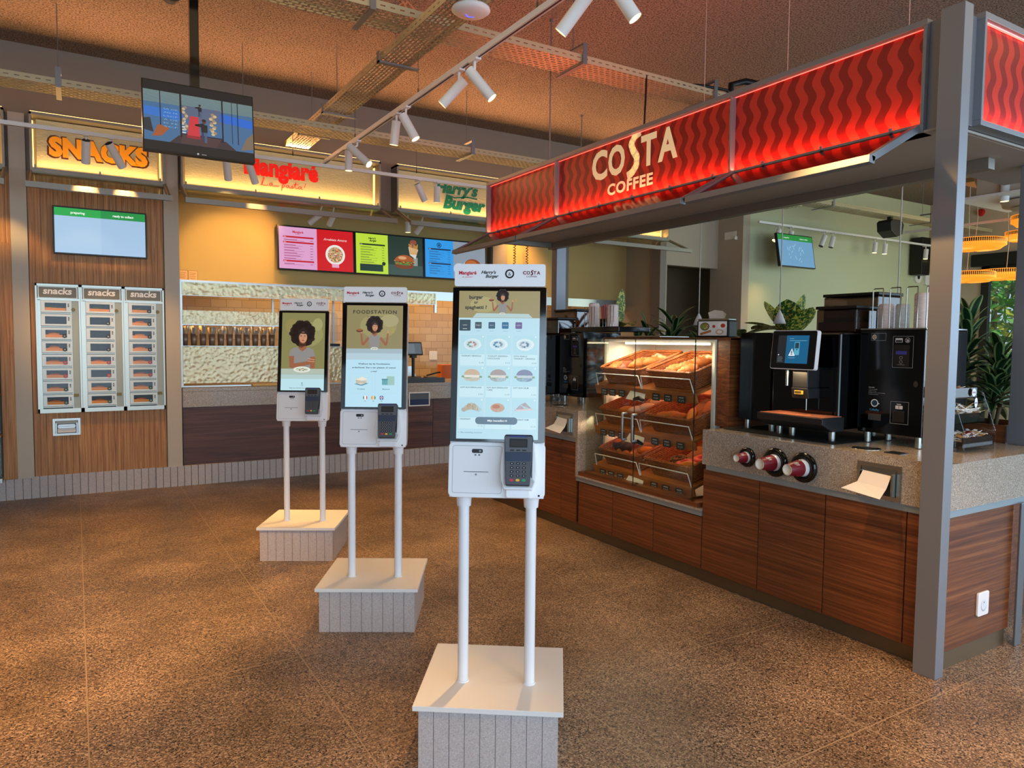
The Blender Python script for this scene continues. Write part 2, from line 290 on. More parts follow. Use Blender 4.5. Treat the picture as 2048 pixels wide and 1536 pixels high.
def costa(A, x, y, w, hgt, c, L=1):
    """the wordmark: wide C O, a tall sloping S, T and A"""
    p = w/4.9
    A.text('C', x+p*.5, y, hgt, c, L, bold=.035, wid=p*.98); A.text('O', x+p*1.55, y, hgt, c, L, bold=.035, wid=p*1.0)
    sx = x+p*2.5; q = hgt
    A.line([(sx+p*.42, y+q*1.17), (sx+p*.1, y+q*1.08), (sx-p*.1, y+q*.86), (sx+p*.02, y+q*.62), (sx+p*.24, y+q*.36), (sx+p*.22, y+q*.08), (sx-p*.02, y-q*.12), (sx-p*.3, y-q*.2)], p*.31, c, L)
    A.text('T', x+p*3.38, y, hgt, c, L, bold=.035, wid=p*.84); A.text('A', x+p*4.38, y, hgt, c, L, bold=.035, wid=p*1.0)
def script(A, x, y, w, c, lw, L=1):
    """handwritten 'La pasta!' as pen strokes"""
    k = w
    S = [[(.00, .02), (.03, .0), (.09, .24), (.075, .27), (.055, .2), (.035, .04), (.06, .0), (.13, .0), (.17, .03)], [(.26, .09), (.21, .09), (.19, .03), (.22, .0), (.26, .08), (.255, .01), (.29, .0), (.40, .02)],
         [(.47, .10), (.46, -.12), (.47, .08), (.51, .10), (.53, .05), (.49, .0), (.47, .02)], [(.62, .09), (.57, .09), (.55, .03), (.58, .0), (.62, .08), (.615, .01), (.65, .0), (.69, .10), (.70, .03), (.67, .0)],
         [(.67, .0), (.72, .02), (.77, .22), (.75, .03), (.78, .0), (.82, .05)], [(.71, .14), (.84, .16)], [(.89, .09), (.84, .09), (.82, .03), (.85, .0), (.89, .08), (.885, .01), (.92, .0)], [(.985, .24), (.955, .07)], [(.945, .012), (.95, .0)]]
    for st in S: A.line([(x+px*k, y+py*k*.62) for px, py in st], lw, c, L)
def woman(A, x, y, s, pose, L=2):
    """the poster figure: big curly hair, grey t-shirt; y is the table edge"""
    sk, sk2, hair, sh_, sh2 = '#9a5f3e', '#c98f6c', '#1d120e', '#8d8a88', '#a3a09d'
    if pose == 'folded':
        A.poly([(x-.30*s, y), (x-.32*s, y+.34*s), (x-.30*s, y+.46*s), (x-.20*s, y+.52*s), (x+.16*s, y+.52*s), (x+.27*s, y+.47*s), (x+.32*s, y+.30*s), (x+.30*s, y), (x+.2*s, y), (x-.2*s, y)], sh_, L)
        A.poly([(x-.33*s, y+.3*s), (x-.2*s, y+.31*s), (x-.2*s, y+.12*s), (x+.25*s, y+.2*s), (x+.26*s, y+.11*s), (x-.24*s, y), (x-.31*s, y+.02*s)], sk, L+1)
        A.poly([(x+.2*s, y+.29*s), (x+.32*s, y+.3*s), (x+.32*s, y), (x+.2*s, y)], sk, L+1)
        for k in range(4): A.line([(x+.14*s, y+(.15+.03*k)*s), (x+.31*s, y+(.14+.026*k)*s)], .022*s, sk2 if k % 2 else sk, L+2)
    else:
        A.poly([(x-.17*s, y), (x-.2*s, y+.3*s), (x-.26*s, y+.36*s), (x-.14*s, y+.5*s), (x+.14*s, y+.5*s), (x+.26*s, y+.36*s), (x+.2*s, y+.3*s), (x+.17*s, y)], sh_, L)
        for d in (-1, 1):
            A.line([(x+d*.22*s, y+.38*s), (x+d*.42*s, y+.12*s), (x+d*.46*s, y+.18*s), (x+d*.5*s, y+.55*s)], .1*s, sk, L+1, .06*s)
            A.ell(x+d*.5*s, y+.6*s, .04*s, .06*s, sk2, L+1, 10)
        A.ell(x-.56*s, y+.64*s, .13*s, .06*s, '#5a2a18', L+2, 12); A.ell(x-.56*s, y+.67*s, .11*s, .04*s, '#a05a2c', L+3, 12)
        for k in range(4): A.line([(x+.66*s+k*.02*s, y+.56*s), (x+.64*s+k*.025*s, y+.74*s)], .012*s, '#b59a3a', L+2)
    A.poly([(x-.07*s, y+.7*s), (x+.07*s, y+.7*s), (x+.1*s, y+.5*s), (x, y+.42*s), (x-.1*s, y+.5*s)], sk, L+1)
    for k in range(22):
        t = 2*PI*k/22; A.ell(x+.22*s*math.cos(t), y+.87*s+.24*s*math.sin(t), (.085+.02*(k % 3))*s, (.08+.02*((k+1) % 3))*s, hair if k % 2 else '#2b1a13', L+1, 9)
    A.ell(x, y+.9*s, .24*s, .26*s, hair, L+1); A.ell(x+.01*s, y+.77*s, .105*s, .15*s, sk, L+2, 18); A.ell(x+.014*s, y+.775*s, .094*s, .135*s, sk2, L+3, 18)
    A.poly([(x-.11*s, y+.9*s), (x+.12*s, y+.9*s), (x+.09*s, y+.86*s), (x-.05*s, y+.87*s), (x-.1*s, y+.8*s)], hair, L+4)
    for d in (-.035, .055): A.ell(x+d*s, y+.8*s, .018*s, .009*s, '#1a0f0b', L+4, 8); A.line([(x+(d-.025)*s, y+.825*s), (x+(d+.022)*s, y+.828*s)], .008*s, hair, L+4)
    A.line([(x+.012*s, y+.79*s), (x+.018*s, y+.74*s), (x+.006*s, y+.735*s)], .007*s, sk, L+4); A.ell(x+.012*s, y+.7*s, .032*s, .012*s, '#8d3a30', L+4, 10)
    A.ell(x, y-.03*s, .21*s if pose == 'folded' else .14*s, .075*s if pose == 'folded' else .05*s, '#e7e9de', L+4); A.ell(x, y-.03*s, .16*s if pose == 'folded' else .1*s, .05*s if pose == 'folded' else .03*s, '#cfd5bd', L+5)
    rs = random.Random(3)
    for k in range(14): A.ell(x+rs.uniform(-.12, .12)*s, y-.03*s+rs.uniform(-.03, .03)*s, .015*s, .008*s, '#3a5a2c' if k % 2 else '#6a4a2c', L+6, 6)
# ---------------------------------------------------------------- setting
struct('floor', MB().box(-7, 14.4, -3.6, 13, -.1, 0), 'floor')
struct('ceiling', MB().box(-7, 14.4, -3.6, 13, 4.27, 4.4), 'ceiling')
w = MB()
w.box(-7, 7.73, 8.25, 8.4, 3.1, 4.27); w.box(-7, .94, 8.25, 8.4, 0, 3.1)
for k, (x0, x1) in enumerate(((-.49, -.36), (.80, .94))): struct(f'trim_{k+3}', MB().box(x0, x1, 8.2, 8.25, .2, 3.62), 'column_pale')
w.box(7.61, 7.73, 8.25, 8.45, 0, 3.2); w.box(.94, 7.61, 8.4, 9.1, 3.2, 3.24)
struct('wall_back', w, 'column')
struct('wall_back_kitchen', MB().box(.8, 7.66, 9.1, 9.2, 2.12, 3.24), 'lime_wall')
struct('trim_1', MB().box(.94, 7.6, 9.06, 9.1, 2.1, 2.22), 'steel')
struct('wall_back_tiled', MB().box(.2, 7.66, 10.6, 10.7, 0, 2.9).box(.8, 7.66, 9.2, 10.7, 2.9, 2.95), 'kitchen_tile')
struct('wall_left_kitchen', MB().box(.80, .9, 8.4, 10.6, 0, 3.2), 'lime_wall')
struct('trim_2', MB().box(5.08, 5.3, 8.93, 9.1, 0, 3.2).box(6.4, 6.46, 9.02, 9.1, 0, 3.2), 'column')
struct('wall_back_corridor', MB().box(7.73, 9.04, 8.44, 8.55, 2.77, 4.27).box(7.73, 7.93, 8.44, 8.55, 0, 2.77).box(9.04, 9.2, 7.93, 8.6, 0, 4.27).box(7.66, 7.73, 8.45, 10.6, 0, 4.27), 'wall')
struct('wall_right_corridor', MB().box(7.73, 13, 9.7, 9.8, 0, 3.2).box(7.73, 12, 8.6, 9.7, 2.9, 2.98), 'wall_brown')
struct('wall_back_green', MB().box(9.2, 14.4, 7.93, 8.05, 0, 4.27), 'wall_green')
wr = MB().box(14.29, 14.4, 6.86, 7.93, 0, 4.27).box(14.29, 14.4, 4.9, 6.86, 2.95, 4.27).box(14.29, 14.4, 4.9, 6.86, 0, .5).box(14.29, 14.4, -3.6, 4.9, 3.3, 4.27)
struct('wall_right', wr, 'wall')
struct('wall_left', MB().box(-7, -6.9, -3.6, 8.25, 0, 4.27), 'wall')
struct('wall_behind', MB().box(-7, 14.4, -3.7, -3.6, 3.5, 4.27), 'wall')
wf = MB().box(14.26, 14.36, 6.8, 6.93, .5, 3.05).box(14.26, 14.36, 4.9, 6.93, 2.86, 3.05).box(14.26, 14.36, 5.55, 5.6, .5, 2.9).box(14.26, 14.36, 4.9, 6.93, .5, .56)
win = struct('window_1', wf, 'window_frame'); MB().box(14.31, 14.32, 4.9, 6.8, .56, 2.86).build('pane', 'glass', win)
tag(MB().box(14.14, 14.26, 4.8, 7.07, 3.0, 3.22).build('roller_blind_cassette', 'black', bev=.01), 'black roller blind box mounted above the garden window', 'blind cassette')
# stone tile skirting under the facade
sk = MB(); x = -3.0
while x < 6.2:
    y = 8.215 if x < .62 else 8.185
    sk.box(x+.002, x+.064, y, y+.05, 0, .21); x += .067
sk.box(-3, 6.2, 8.24, 8.3, 0, .2)
struct('baseboard_back', sk, 'skirt_stone')
# wood cladding, left bays
def cladding(x0, x1, z0, z1, name, label, y=8.22, holes=()):
    mb = MB(); x = x0
    while x < x1-.01:
        e = min(x+.052, x1); cuts = [(z0, z1)]
        for hx0, hx1, hz0, hz1 in holes:
            if x+.02 > hx0 and x+.02 < hx1: cuts = [(z0, hz0), (hz1, z1)]
        for c0, c1 in cuts:
            if c1 > c0: mb.box(x+.0012, e-.0012, y, y+.03, c0, c1)
        x += .052
    mb.box(x0, x1, y+.012, y+.03, z0, z1)
    return tag(mb.build(name, 'oak', loc=((x0+x1)/2, y, z0)), label, 'wall panel')
cladding(-.355, .795, 2.06, 3.1, 'wood_cladding', 'grooved oak wall panel above the snack vending hatches, behind the order screen')
cladding(-.355, .795, .21, .815, 'wood_cladding', 'oak wall panel below the snack vending hatches, with a napkin box set in it')
tag(MB().box(-.355, -.314, 8.22, 8.25, .816, 2.06).box(.788, .795, 8.22, 8.25, .816, 2.06).build('wood_trim_strip', 'oak'), 'narrow oak strips either side of the snack vending hatches', 'wall panel')
cladding(-2.4, -.49, 2.42, 3.1, 'wood_cladding', 'grooved oak wall panel at the left edge, above the glazed bakery case')
tag(MB().box(-.60, -.49, 8.20, 8.25, .2, 2.42).build('wood_cladding', 'oak', bev=.003), 'tall narrow oak jamb right of the glazed bakery case', 'wall panel')

# ---------------------------------------------------------------- facade signs with light rims and tilted glass awnings
def sign(x0, x1, name, label, art, gl=True):
    t = thing(name, label, 'sign', ((x0+x1)/2, 8.25, 3.11)); ox = (x0+x1)/2
    T = Matrix.Translation((-ox, -8.25, -3.11))
    z0, z1, y = 3.11, 3.61, 8.06
    f = MB(T); f.box(x0, x1, y, 8.25, z1-.02, z1+.005).box(x0, x0+.018, y, 8.25, z0, z1).box(x1-.018, x1, y, 8.25, z0, z1).box(x0, x1, y, 8.25, z0-.04, z0)
    for k in range(int((x1-x0)/.55)+1): bx = x0+.04+k*((x1-x0-.08)/max(1, int((x1-x0)/.55))); f.box(bx-.008, bx+.008, y-.012, y, z0-.01, z0+.025)
    f.build('frame', 'frame_metal', t)
    MB(T).box(x0+.05, x1-.05, 8.19, 8.2, z0+.015, z1-.03).build('panel', 'sign_film', t)
    MB(T).box(x0+.02, x1-.02, 8.10, 8.13, z0, z0+.008).box(x0+.02, x1-.02, 8.22, 8.25, z0, z0+.008).box(x0+.019, x0+.026, 8.21, 8.25, z0+.02, z1-.04).box(x1-.026, x1-.019, 8.21, 8.25, z0+.02, z1-.04).box(x0+.01, x1-.01, 8.07, 8.10, z1+.006, z1+.012).build('light_strip', 'led_warm', t)
    if art:
        A = Art(.002); art(A); A.build('lettering', T @ FR_Y(0, 8.188, 0), 'backlit_print', t)
    # awning: rod frame sloping out and down
    a_ = MB(T); yo, zo = 7.62, 2.875
    a_.box(x0-.02, x1+.02, yo-.02, yo+.02, zo-.025, zo+.025)
    for xx in (x0, x1): a_.tube([(xx, 8.08, z0-.03), (xx, yo, zo)], .02, 4)
    a_.box(x0, x1, 8.04, 8.08, z0-.055, z0-.02)
    a_.build('awning_frame', 'frame_metal', t)
    if gl:
        g = MB(T); g.add([(x0+.02, 8.06, z0-.035), (x1-.02, 8.06, z0-.035), (x1-.02, yo, zo+.01), (x0+.02, yo, zo+.01), (x0+.02, 8.06, z0-.03), (x1-.02, 8.06, z0-.03), (x1-.02, yo, zo+.016), (x0+.02, yo, zo+.016)], [(0, 1, 2, 3), (7, 6, 5, 4), (0, 4, 5, 1), (2, 6, 7, 3)]); g.build('awning_glass', 'glass', t)
    return t
def art_snacks(A):
    A.text('SNACKS', .245, 3.262, .178, '#4a2410', 0, bold=.088, wid=.868, space=1.06); A.text('SNACKS', .245, 3.27, .165, '#e08a10', 2, bold=.066, wid=.835, space=1.06)
def art_mang(A):
    A.text('Mangiaré', 1.985, 3.325, .19, '#e01a12', 1, bold=.05, wid=.80); script(A, 1.75, 3.215, .50, '#e0281c', .006)
def art_harry(A):
    A.text("Harry's", 4.13, 3.385, .135, '#0e5a44', 1, bold=.05, sh=.25, wid=.60); A.text('Burger', 4.24, 3.20, .145, '#0e5a44', 1, bold=.055, sh=.25, wid=.60); A.text('MOST WANTED', 4.06, 3.125, .03, '#4a5a44', 1, wid=.3, space=1.1)
    A.line([(3.98, 3.36), (4.1, 3.335), (4.28, 3.36), (4.42, 3.35)], .018, '#0e5a44', 1)
sign(-2.6, -.51, 'illuminated_sign', 'plain cream light-box sign at the far left edge, cut off by the photo', None)
sign(-.32, .80, 'illuminated_sign', 'cream light-box sign with orange SNACKS lettering', art_snacks)
sign(.955, 3.08, 'illuminated_sign', 'cream light-box sign with red Mangiaré La pasta lettering', art_mang)
sign(3.28, 5.34, 'illuminated_sign', "cream light-box sign with green Harry's Burger lettering", art_harry)
sign(5.56, 7.60, 'illuminated_sign', 'cream light-box sign seen through the coffee bar opening, lettering hidden', None)
for x0, x1, p in ((-2.6, -.51, 3.4), (-.32, .8, 1.9), (.95, 3.08, 3.6), (3.28, 5.34, 3.6), (5.56, 7.6, 3)):   # LED strips lying in the bottom of each light box, shining up
    light('AREA', ((x0+x1)/2, 8.15, 3.13), ((x0+x1)/2, 7.95, 4.27), p*2.5, (1, .56, .18), shape='RECTANGLE', size=x1-x0-.06, size_y=.03)
    light('AREA', ((x0+x1)/2, 8.085, 3.63), ((x0+x1)/2, 8.085-.93, 3.63+.40), p*10, (1, .44, .18), shape='RECTANGLE', size=x1-x0-.06, size_y=.04, spread=1.75)

# ---------------------------------------------------------------- kiosks
def kiosk(loc, rz, label, art, which):
    t = thing('order_kiosk', label, 'kiosk', (loc[0], loc[1], 0), rz)
    th = math.radians(rz) if False else rz
    s = MB(); n = 9; w_ = .505
    for k in range(n):
        a0 = -w_/2+w_*k/n
        s.box(a0+.0015, a0+w_/n-.0015, -w_/2, -w_/2+.012, 0, .22); s.box(a0+.0015, a0+w_/n-.0015, w_/2-.012, w_/2, 0, .22)
        s.box(-w_/2, -w_/2+.012, a0+.0015, a0+w_/n-.0015, 0, .22); s.box(w_/2-.012, w_/2, a0+.0015, a0+w_/n-.0015, 0, .22)
    s.box(-w_/2+.006, w_/2-.006, -w_/2+.006, w_/2-.006, 0, .219); s.build('base_cladding', 'skirt_stone', t)
    MB().box(-.271, .271, -.271, .271, .221, .24).build('base_board', 'white_matt', t, bev=.0015)
    H = Matrix.Translation((.012, -.125, .97)) @ Matrix.Rotation(math.radians(-7), 4, 'X')
    for px in (-.116, .140):
        MB().cyl((px, -.06, .24), (px, -.06, .99), .0205, n=24).cyl((px, -.06, .24), (px, -.06, .246), .024, n=24).build('pole', 'white_gloss', t)
        MB().cyl((px, -.06, .925), (px, -.06, .985), .027, .032, n=24).build('collar', 'white_gloss', t)
    b = MB(H); b.prism([(0, 0), (.075, .012), (.095, .05), (.095, .17), (.052, .30), (.052, .775), (.004, .785), (0, .2)], -.176, .176, 'x')
    b.prism(rr(-.18, .18, 0, .206, .02), -.004, .03, 'y'); b.build('housing', 'white_gloss', t, bev=.003)
    MB(H).prism(rr(-.171, .171, .79, .875, .008), -.012, .01, 'y').build('header_board', 'white_gloss', t)
    B = Art(); brands(B, -.165, .835, .33); B.build('logo_print', H @ FR_Y(0, -.0125, 0), 'print', t, label='row of four small logos')
    MB(H).prism(rr(-.176, .176, .207, .786, .004), -.014, .006, 'y').build('touchscreen', 'black_glass', t, bev=.001)
    A = Art(.0003); art(A); A.build('screen_image', H @ FR_Y(0, -.0145, 0), 'lit_image', t)
    # front service panel: door outline, scanner, slot, keyhole
    SP = H @ FR_Y(0, -.0045, 0)
    d = Art(.0004); d.rect(-.165, .016, .02, .192, '#a9adb4', 0, .008); d.rect(-.1635, .0175, .0185, .1905, '#efeff2', 1, .007); d.build('service_door', SP, 'print', t)
    d = Art(.0004); d.rect(-.093, .165, -.052, .180, '#111214', 2, .005); d.ell(-.062, .1725, .005, .004, '#8c9096', 3, 10); d.rect(-.083, .155, -.076, .161, '#777c84', 2); d.rect(-.069, .155, -.062, .161, '#777c84', 2); d.build('scanner_window', SP, 'print', t)
    d = Art(.0004); d.rect(-.122, .0945, -.03, .0965, '#26282c', 2); d.rect(-.08, .082, -.073, .089, '#8a8e96', 2); d.build('receipt_slot', SP, 'print', t)
    d = Art(.0004); d.ell(.158, .012, .004, .004, '#151618', 1, 10); d.build('lock', SP, 'print', t)
    d = Art(.0004)
    for q in range(4): d.rect(.0245, .142-.008*q, .0285, .146-.008*q, '#3c4046', 1)
    d.build('speaker_holes', SP, 'print', t)
    # payment terminal in a white cradle
    P = H @ Matrix.Translation((.083, -.012, .03)) @ Matrix.Rotation(math.radians(-9), 4, 'X')
    c = MB(P); c.prism([(-.062, .03), (-.066, .07), (-.062, .13), (-.055, .175), (-.05, .178), (-.05, .025), (-.05, .01), (.05, .01), (.05, .178), (.055, .175), (.062, .13), (.066, .07), (.062, .03), (.05, .0), (-.05, .0)], -.045, .012, 'y')
    c.prism(rr(-.045, .043, -.028, .008, .008), -.014, .008, 'y'); c.box(-.03, .03, -.0, .02, .02, .15)
    cr = c.build('terminal_cradle', 'white_gloss', t, bev=.003)
    q = MB(P); q.prism([(-.043, .012), (.043, .012), (.049, .12), (.053, .19), (.048, .198), (-.048, .198), (-.053, .19), (-.049, .12)], -.072, -.03, 'y')
    tm = q.build('payment_terminal', 'graphite', t, bev=.004)
    e = Art(.0004); e.poly([(-.041, .016), (.041, .016), (.0455, .10), (-.0455, .10)], '#4b4f56', 0); e.poly([(-.0455, .1), (.0455, .1), (.047, .132), (-.047, .132)], '#2b3a52', 0)
    e.poly([(-.047, .134), (.047, .134), (.051, .19), (-.051, .19)], '#5c6066', 0); e.rect(-.033, .15, .033, .182, '#15161a', 1, .002); e.rect(-.028, .154, .028, .176, '#2a2422', 2); e.rect(-.03, .188, .03, .1935, '#2c3c86', 1)
    for i in range(3): e.rect(-.03+.022*i, .1375, -.015+.022*i, .1425, '#1c1e22', 1, .002)
    for r_ in range(5):
        for i in range(3):
            col_ = '#16181d' if r_ < 4 else ('#d2283c', '#f0b41e', '#1f9a5a')[i]
            e.ell(-.022+.022*i, .092-.015*r_, .0075, .005, col_, 1, 10)
            if r_ < 4: e.rect(-.0235+.022*i, .0905-.015*r_, -.0205+.022*i, .0935-.015*r_, '#c4c8cc', 2)
    e.build('keypad', P @ FR_Y(0, -.0727, 0), 'print', tm)
    return t
X0, X1, Y0, Y1 = -.152, .152, .2175, .772
def plate_food(A, x, y, kind, s):
    if kind in ('yog', 'yog2', 'yog3'):
        A.ell(x+.006*s, y-.004*s, .034*s, .022*s, '#8fb6cc', 2); A.ell(x, y, .032*s, .021*s, '#e8f4f6', 3); A.ell(x-.002*s, y, .024*s, .015*s, '#c7dde4', 4)
        cs = {'yog': ['#b0706a', '#6f9a84', '#c4a59a'], 'yog2': ['#6f8ba0', '#3f7aa8', '#8aa5b5'], 'yog3': ['#7f90a8', '#9aa6b4', '#5f7590']}[kind]
        for k in range(9): A.ell(x+math.cos(k*2.4)*.013*s-.003*s, y+math.sin(k*2.4)*.008*s, .0045*s, .0035*s, cs[k % 3], 5, 8)
    elif kind[:3] == 'bun':
        c1, c2 = {'bun': ('#c9b093', '#e3ded0'), 'bun2': ('#a59a98', '#ddd6cb'), 'bun3': ('#7e86a4', '#c2cad4')}[kind]
        A.poly([(x-.05*s, y-.006*s), (x, y-.028*s), (x+.05*s, y-.008*s), (x, y+.008*s)], '#bfdde2', 2)
        A.ell(x, y-.009*s, .029*s, .011*s, c1, 3); A.line([(x-.036*s, y-.002*s), (x-.015*s, y-.006*s), (x+.01*s, y-.001*s), (x+.036*s, y-.004*s)], .007*s, '#7fa07a', 4); A.rect(x-.027*s, y-.006*s, x+.027*s, y+.002*s, c2, 5, .002)
        A.ell(x, y+.003*s, .029*s, .021*s, c1, 5, 14, 0, PI)
    elif kind == 'cro':
        A.poly([(x-.05*s, y-.006*s), (x, y-.028*s), (x+.05*s, y-.008*s), (x, y+.008*s)], '#bfdde2', 2)
        for k in range(7): A.ell(x-.026*s+.009*s*k, y-.006*s+.012*s*math.sin(k*PI/6)-.002*s, .009*s, .012*s*(.5+.6*math.sin((k+.6)*PI/7.2)), '#c3a884' if k % 2 else '#ab8a68', 3, 10)
    elif kind == 'roll':
        A.poly([(x-.05*s, y-.006*s), (x, y-.028*s), (x+.05*s, y-.008*s), (x, y+.008*s)], '#bfdde2', 2); A.ell(x, y, .025*s, .016*s, '#c99066', 3); A.ell(x-.005*s, y+.004*s, .014*s, .007*s, '#b6745c', 4)
    else:
        A.poly([(x-.05*s, y-.006*s), (x, y-.028*s), (x+.05*s, y-.008*s), (x, y+.008*s)], '#bfdde2', 2); A.poly([(x-.034*s, y-.01*s), (x+.034*s, y-.006*s), (x+.018*s, y+.006*s), (x+.004*s, y+.02*s), (x-.014*s, y+.012*s)], '#b08a90', 3); A.line([(x-.03*s, y-.008*s), (x+.032*s, y-.004*s)], .005*s, '#e0c8cc', 4)
def art_k1(A):
    A.rect(X0, Y0, X1, Y1, '#b9deea'); A.rect(X0, .67, X1, Y1, '#9b8f62', 1); A.ell(-.06, .72, .05, .03, '#ada26e', 2); A.poly([(-.1, .671), (-.085, .688), (.11, .686), (.125, .671)], '#b4cdca', 3)
    A.text('burger', -.088, .742, .014, '#262a28', 3, bold=.03, wid=.052); A.text('or', -.088, .724, .011, '#262a28', 3, bold=.03); A.text('spaghetti ?', -.088, .704, .013, '#262a28', 3, bold=.03, wid=.082)
    woman(A, .012, .689, .075, 'up', 3)
    for k, c in enumerate(('#2f4450', '#3f545e', '#365a74', '#2f6a94', '#6a5c8e')):
        w_ = .021 if k == 0 else .0125; xx = -.128+.0505*k; A.rect(xx-w_, .645-w_-.003, xx+w_, .645+w_-.003, c, 2, .003); A.text(('LUNCH', 'Mangiaré', "Harry's", 'SALADS', 'COSTA')[k], xx, .641, .0035, '#e6eef0', 3); A.rect(xx-.008, .62 if k else .628, xx+.008, .6215 if k else .6295, '#8fb1bd' if k else '#dfe8ea', 4)
    names = [('YOGHURT GRANOLA', '', '€ 6,95'), ('YOGHURT GRANOLA -', 'CHOCOLADE', '€ 6,95'), ('SOYA VANILLE', 'YOGHURT - GRANOLA', '€ 6,95'), ('SOFT BUN EIERSALADE', '', '€ 4,25'), ('SOFT BUN EIERSALADE', '+ SPEK', '€ 4,95'), ('SOFT BUN ZALM', '', '€ 6,95'), ('CROISSANT', '', '€ 1,75'), ('CROISSANT KAAS', '', ''), ('CROISSANT HAM', '', '€ 2,75')]
    kinds = ['yog', 'yog2', 'yog3', 'bun', 'bun2', 'bun3', 'cro', 'roll', 'ham']
    for i in range(9):
        c_, r_ = i % 3, i//3; bx = -.143+.0985*c_; by = .603-.118*r_
        A.rect(bx-.001, by-.112, bx+.091, by+.003, '#c9e8f0', 1, .002); A.rect(bx, by-.07, bx+.09, by+.002, '#a6d3e2', 2, .001); A.rect(bx+.001, by-.069, bx+.089, by+.001, '#b4dde8', 3, .001)
        plate_food(A, bx+.045, by-.033, kinds[i], 1.05); A.ell(bx+.084, by-.004, .003, .003, '#e6f4f6', 6, 8)
        A.text(names[i][0], bx+.003, by-.079, .0055, '#4c6a78', 3, bold=.015, al='L'); A.text(names[i][1] or ' ', bx+.003, by-.088, .0055, '#4c6a78', 3, bold=.015, al='L') if names[i][1] else None
        if names[i][2]: A.text(names[i][2], bx+.088, by-.104, .0048, '#5f8090', 3, al='R')
    A.rect(-.082, .272, .075, .299, '#5c7486', 9, .0125); A.text('Mijn bestelling 0', 0, .2825, .007, '#f2f8fa', 10, bold=.02, wid=.072); A.text('×  Mijn bestelling annuleren', -.145, .2385, .005, '#5a7886', 9, al='L', wid=.09)
def art_k2(A):
    A.rect(X0, Y0, X1, Y1, '#b9e2f4'); A.rect(X0, .51, X1, Y1, '#8f8458', 1); A.ell(.02, .66, .10, .07, '#9d9460', 2); A.ell(.08, .69, .05, .035, '#a9a070', 3); A.rect(X0, .475, X1, .535, '#a3b8c2', 2); A.rect(X0, .4755, X1, .51, '#b4ced9', 3)
    A.text('FOODSTATION', 0, .727, .019, '#2c2a22', 4, bold=.02, wid=.236, space=1.2); A.text('by broodspecial', .0, .708, .008, '#4a4632', 4, sh=.4, wid=.09)
    woman(A, 0, .54, .145, 'up', 4)
    A.text('Welkom bij de Foodstation', 0, .448, .0085, '#2e4652', 3, bold=.02, wid=.172); A.text('orderkiosk. Eet u ter plaatse of neemt', 0, .428, .0085, '#2e4652', 3, bold=.02, wid=.238); A.text('u mee?', 0, .408, .0085, '#2e4652', 3, bold=.02)
    for sx in (-.068, .068):
        A.rect(sx-.06, .292, sx+.06, .40, '#a9d6ea', 2, .003); A.rect(sx-.0592, .2928, sx+.0592, .3992, '#b9e2f2', 3, .003)
    A.poly([(-.105, .342), (-.065, .332), (-.028, .345), (-.065, .352)], '#5f94a0', 4); A.poly([(-.098, .348), (-.068, .338), (-.036, .35), (-.038, .368), (-.062, .379), (-.096, .372)], '#d9d2c4', 5); A.poly([(-.1, .366), (-.066, .358), (-.034, .368), (-.062, .381)], '#efe6d6', 6)
    for k in range(8): A.line([(-.094+.007*k, .365-.001*k), (-.09+.007*k, .347)], .002, '#7a8f60' if k % 2 else '#a06a50', 7)
    A.rect(.07, .337, .112, .385, '#9cc4ba', 4); A.rect(.045, .338, .075, .366, '#5fa6b0', 5, .002); A.rect(.043, .364, .077, .371, '#4a8a96', 6, .002)
    A.text('Ter plaatse', -.068, .312, .0065, '#3c5a66', 4, bold=.015); A.text('Meenemen', .068, .312, .0065, '#3c5a66', 4, bold=.015)
    for sx, cs in ((-.044, ('#2a8a64', '#f0f4f4', '#c4504e')), (0, ('#d88a4a', '#e8d49a', '#3a7a6a')), (.044, ('#c0485a', '#e6eaf0', '#33509a'))):
        if sx == .044: A.ell(sx, .268, .012, .012, cs[2], 4); A.line([(sx-.011, .268), (sx+.011, .268)], .005, cs[1], 5); A.line([(sx, .257), (sx, .279)], .005, cs[1], 5); A.line([(sx-.011, .268), (sx+.011, .268)], .0022, cs[0], 6); A.line([(sx, .257), (sx, .279)], .0022, cs[0], 6)
        else:
            A.ell(sx, .268, .012, .012, cs[1], 4); A.ell(sx, .268, .012, .012, cs[0], 5, 10, PI*.65, PI*1.35); A.ell(sx, .268, .012, .012, cs[2], 5, 10, -PI*.35, PI*.35)
        A.text(('FR', 'NL', 'EN')[int((sx+.044)/.044+.1)], sx, .2475, .005, '#46626e', 4, bold=.02)
def art_k3(A):
    A.rect(X0, Y0, X1, Y1, '#bfe4ee'); A.rect(X0, .34, X1, Y1, '#88834f', 1); A.ell(.03, .62, .11, .09, '#98935c', 2); A.ell(-.08, .68, .05, .05, '#93894f', 3); A.ell(.10, .69, .035, .045, '#a3a068', 3)
    A.rect(X0, .30, X1, .372, '#b3bfb0', 2); A.rect(X0, .301, X1, .332, '#b5cfcd', 3); A.rect(X0, .331, X1, .334, '#9db4ad', 4)
    woman(A, -.005, .375, .285, 'folded', 4)
    A.line([(-.002, .262), (-.002, .276)], .004, '#55707a', 4); A.ring(-.001, .256, .0065, .0016, '#55707a', 4, 12); A.text('Raak de onderkant aan om te bestellen', 0, .232, .0055, '#35505c', 4, bold=.02, wid=.18)
def kio(c, rz, label, art, i):
    r_ = math.radians(rz); ux = Vector((math.cos(r_), math.sin(r_))); vx = Vector((-math.sin(r_), math.cos(r_))); p = Vector(c)+ux*.2525+vx*.2525
    kiosk((p.x, p.y), r_, label, art, i)
kio((1.031, 2.331), -35, 'white self-order kiosk nearest the camera, screen showing a grid of sandwiches', art_k1, 1)
kio((1.073, 3.719), -30, 'middle white self-order kiosk, screen reading FOODSTATION', art_k2, 2)
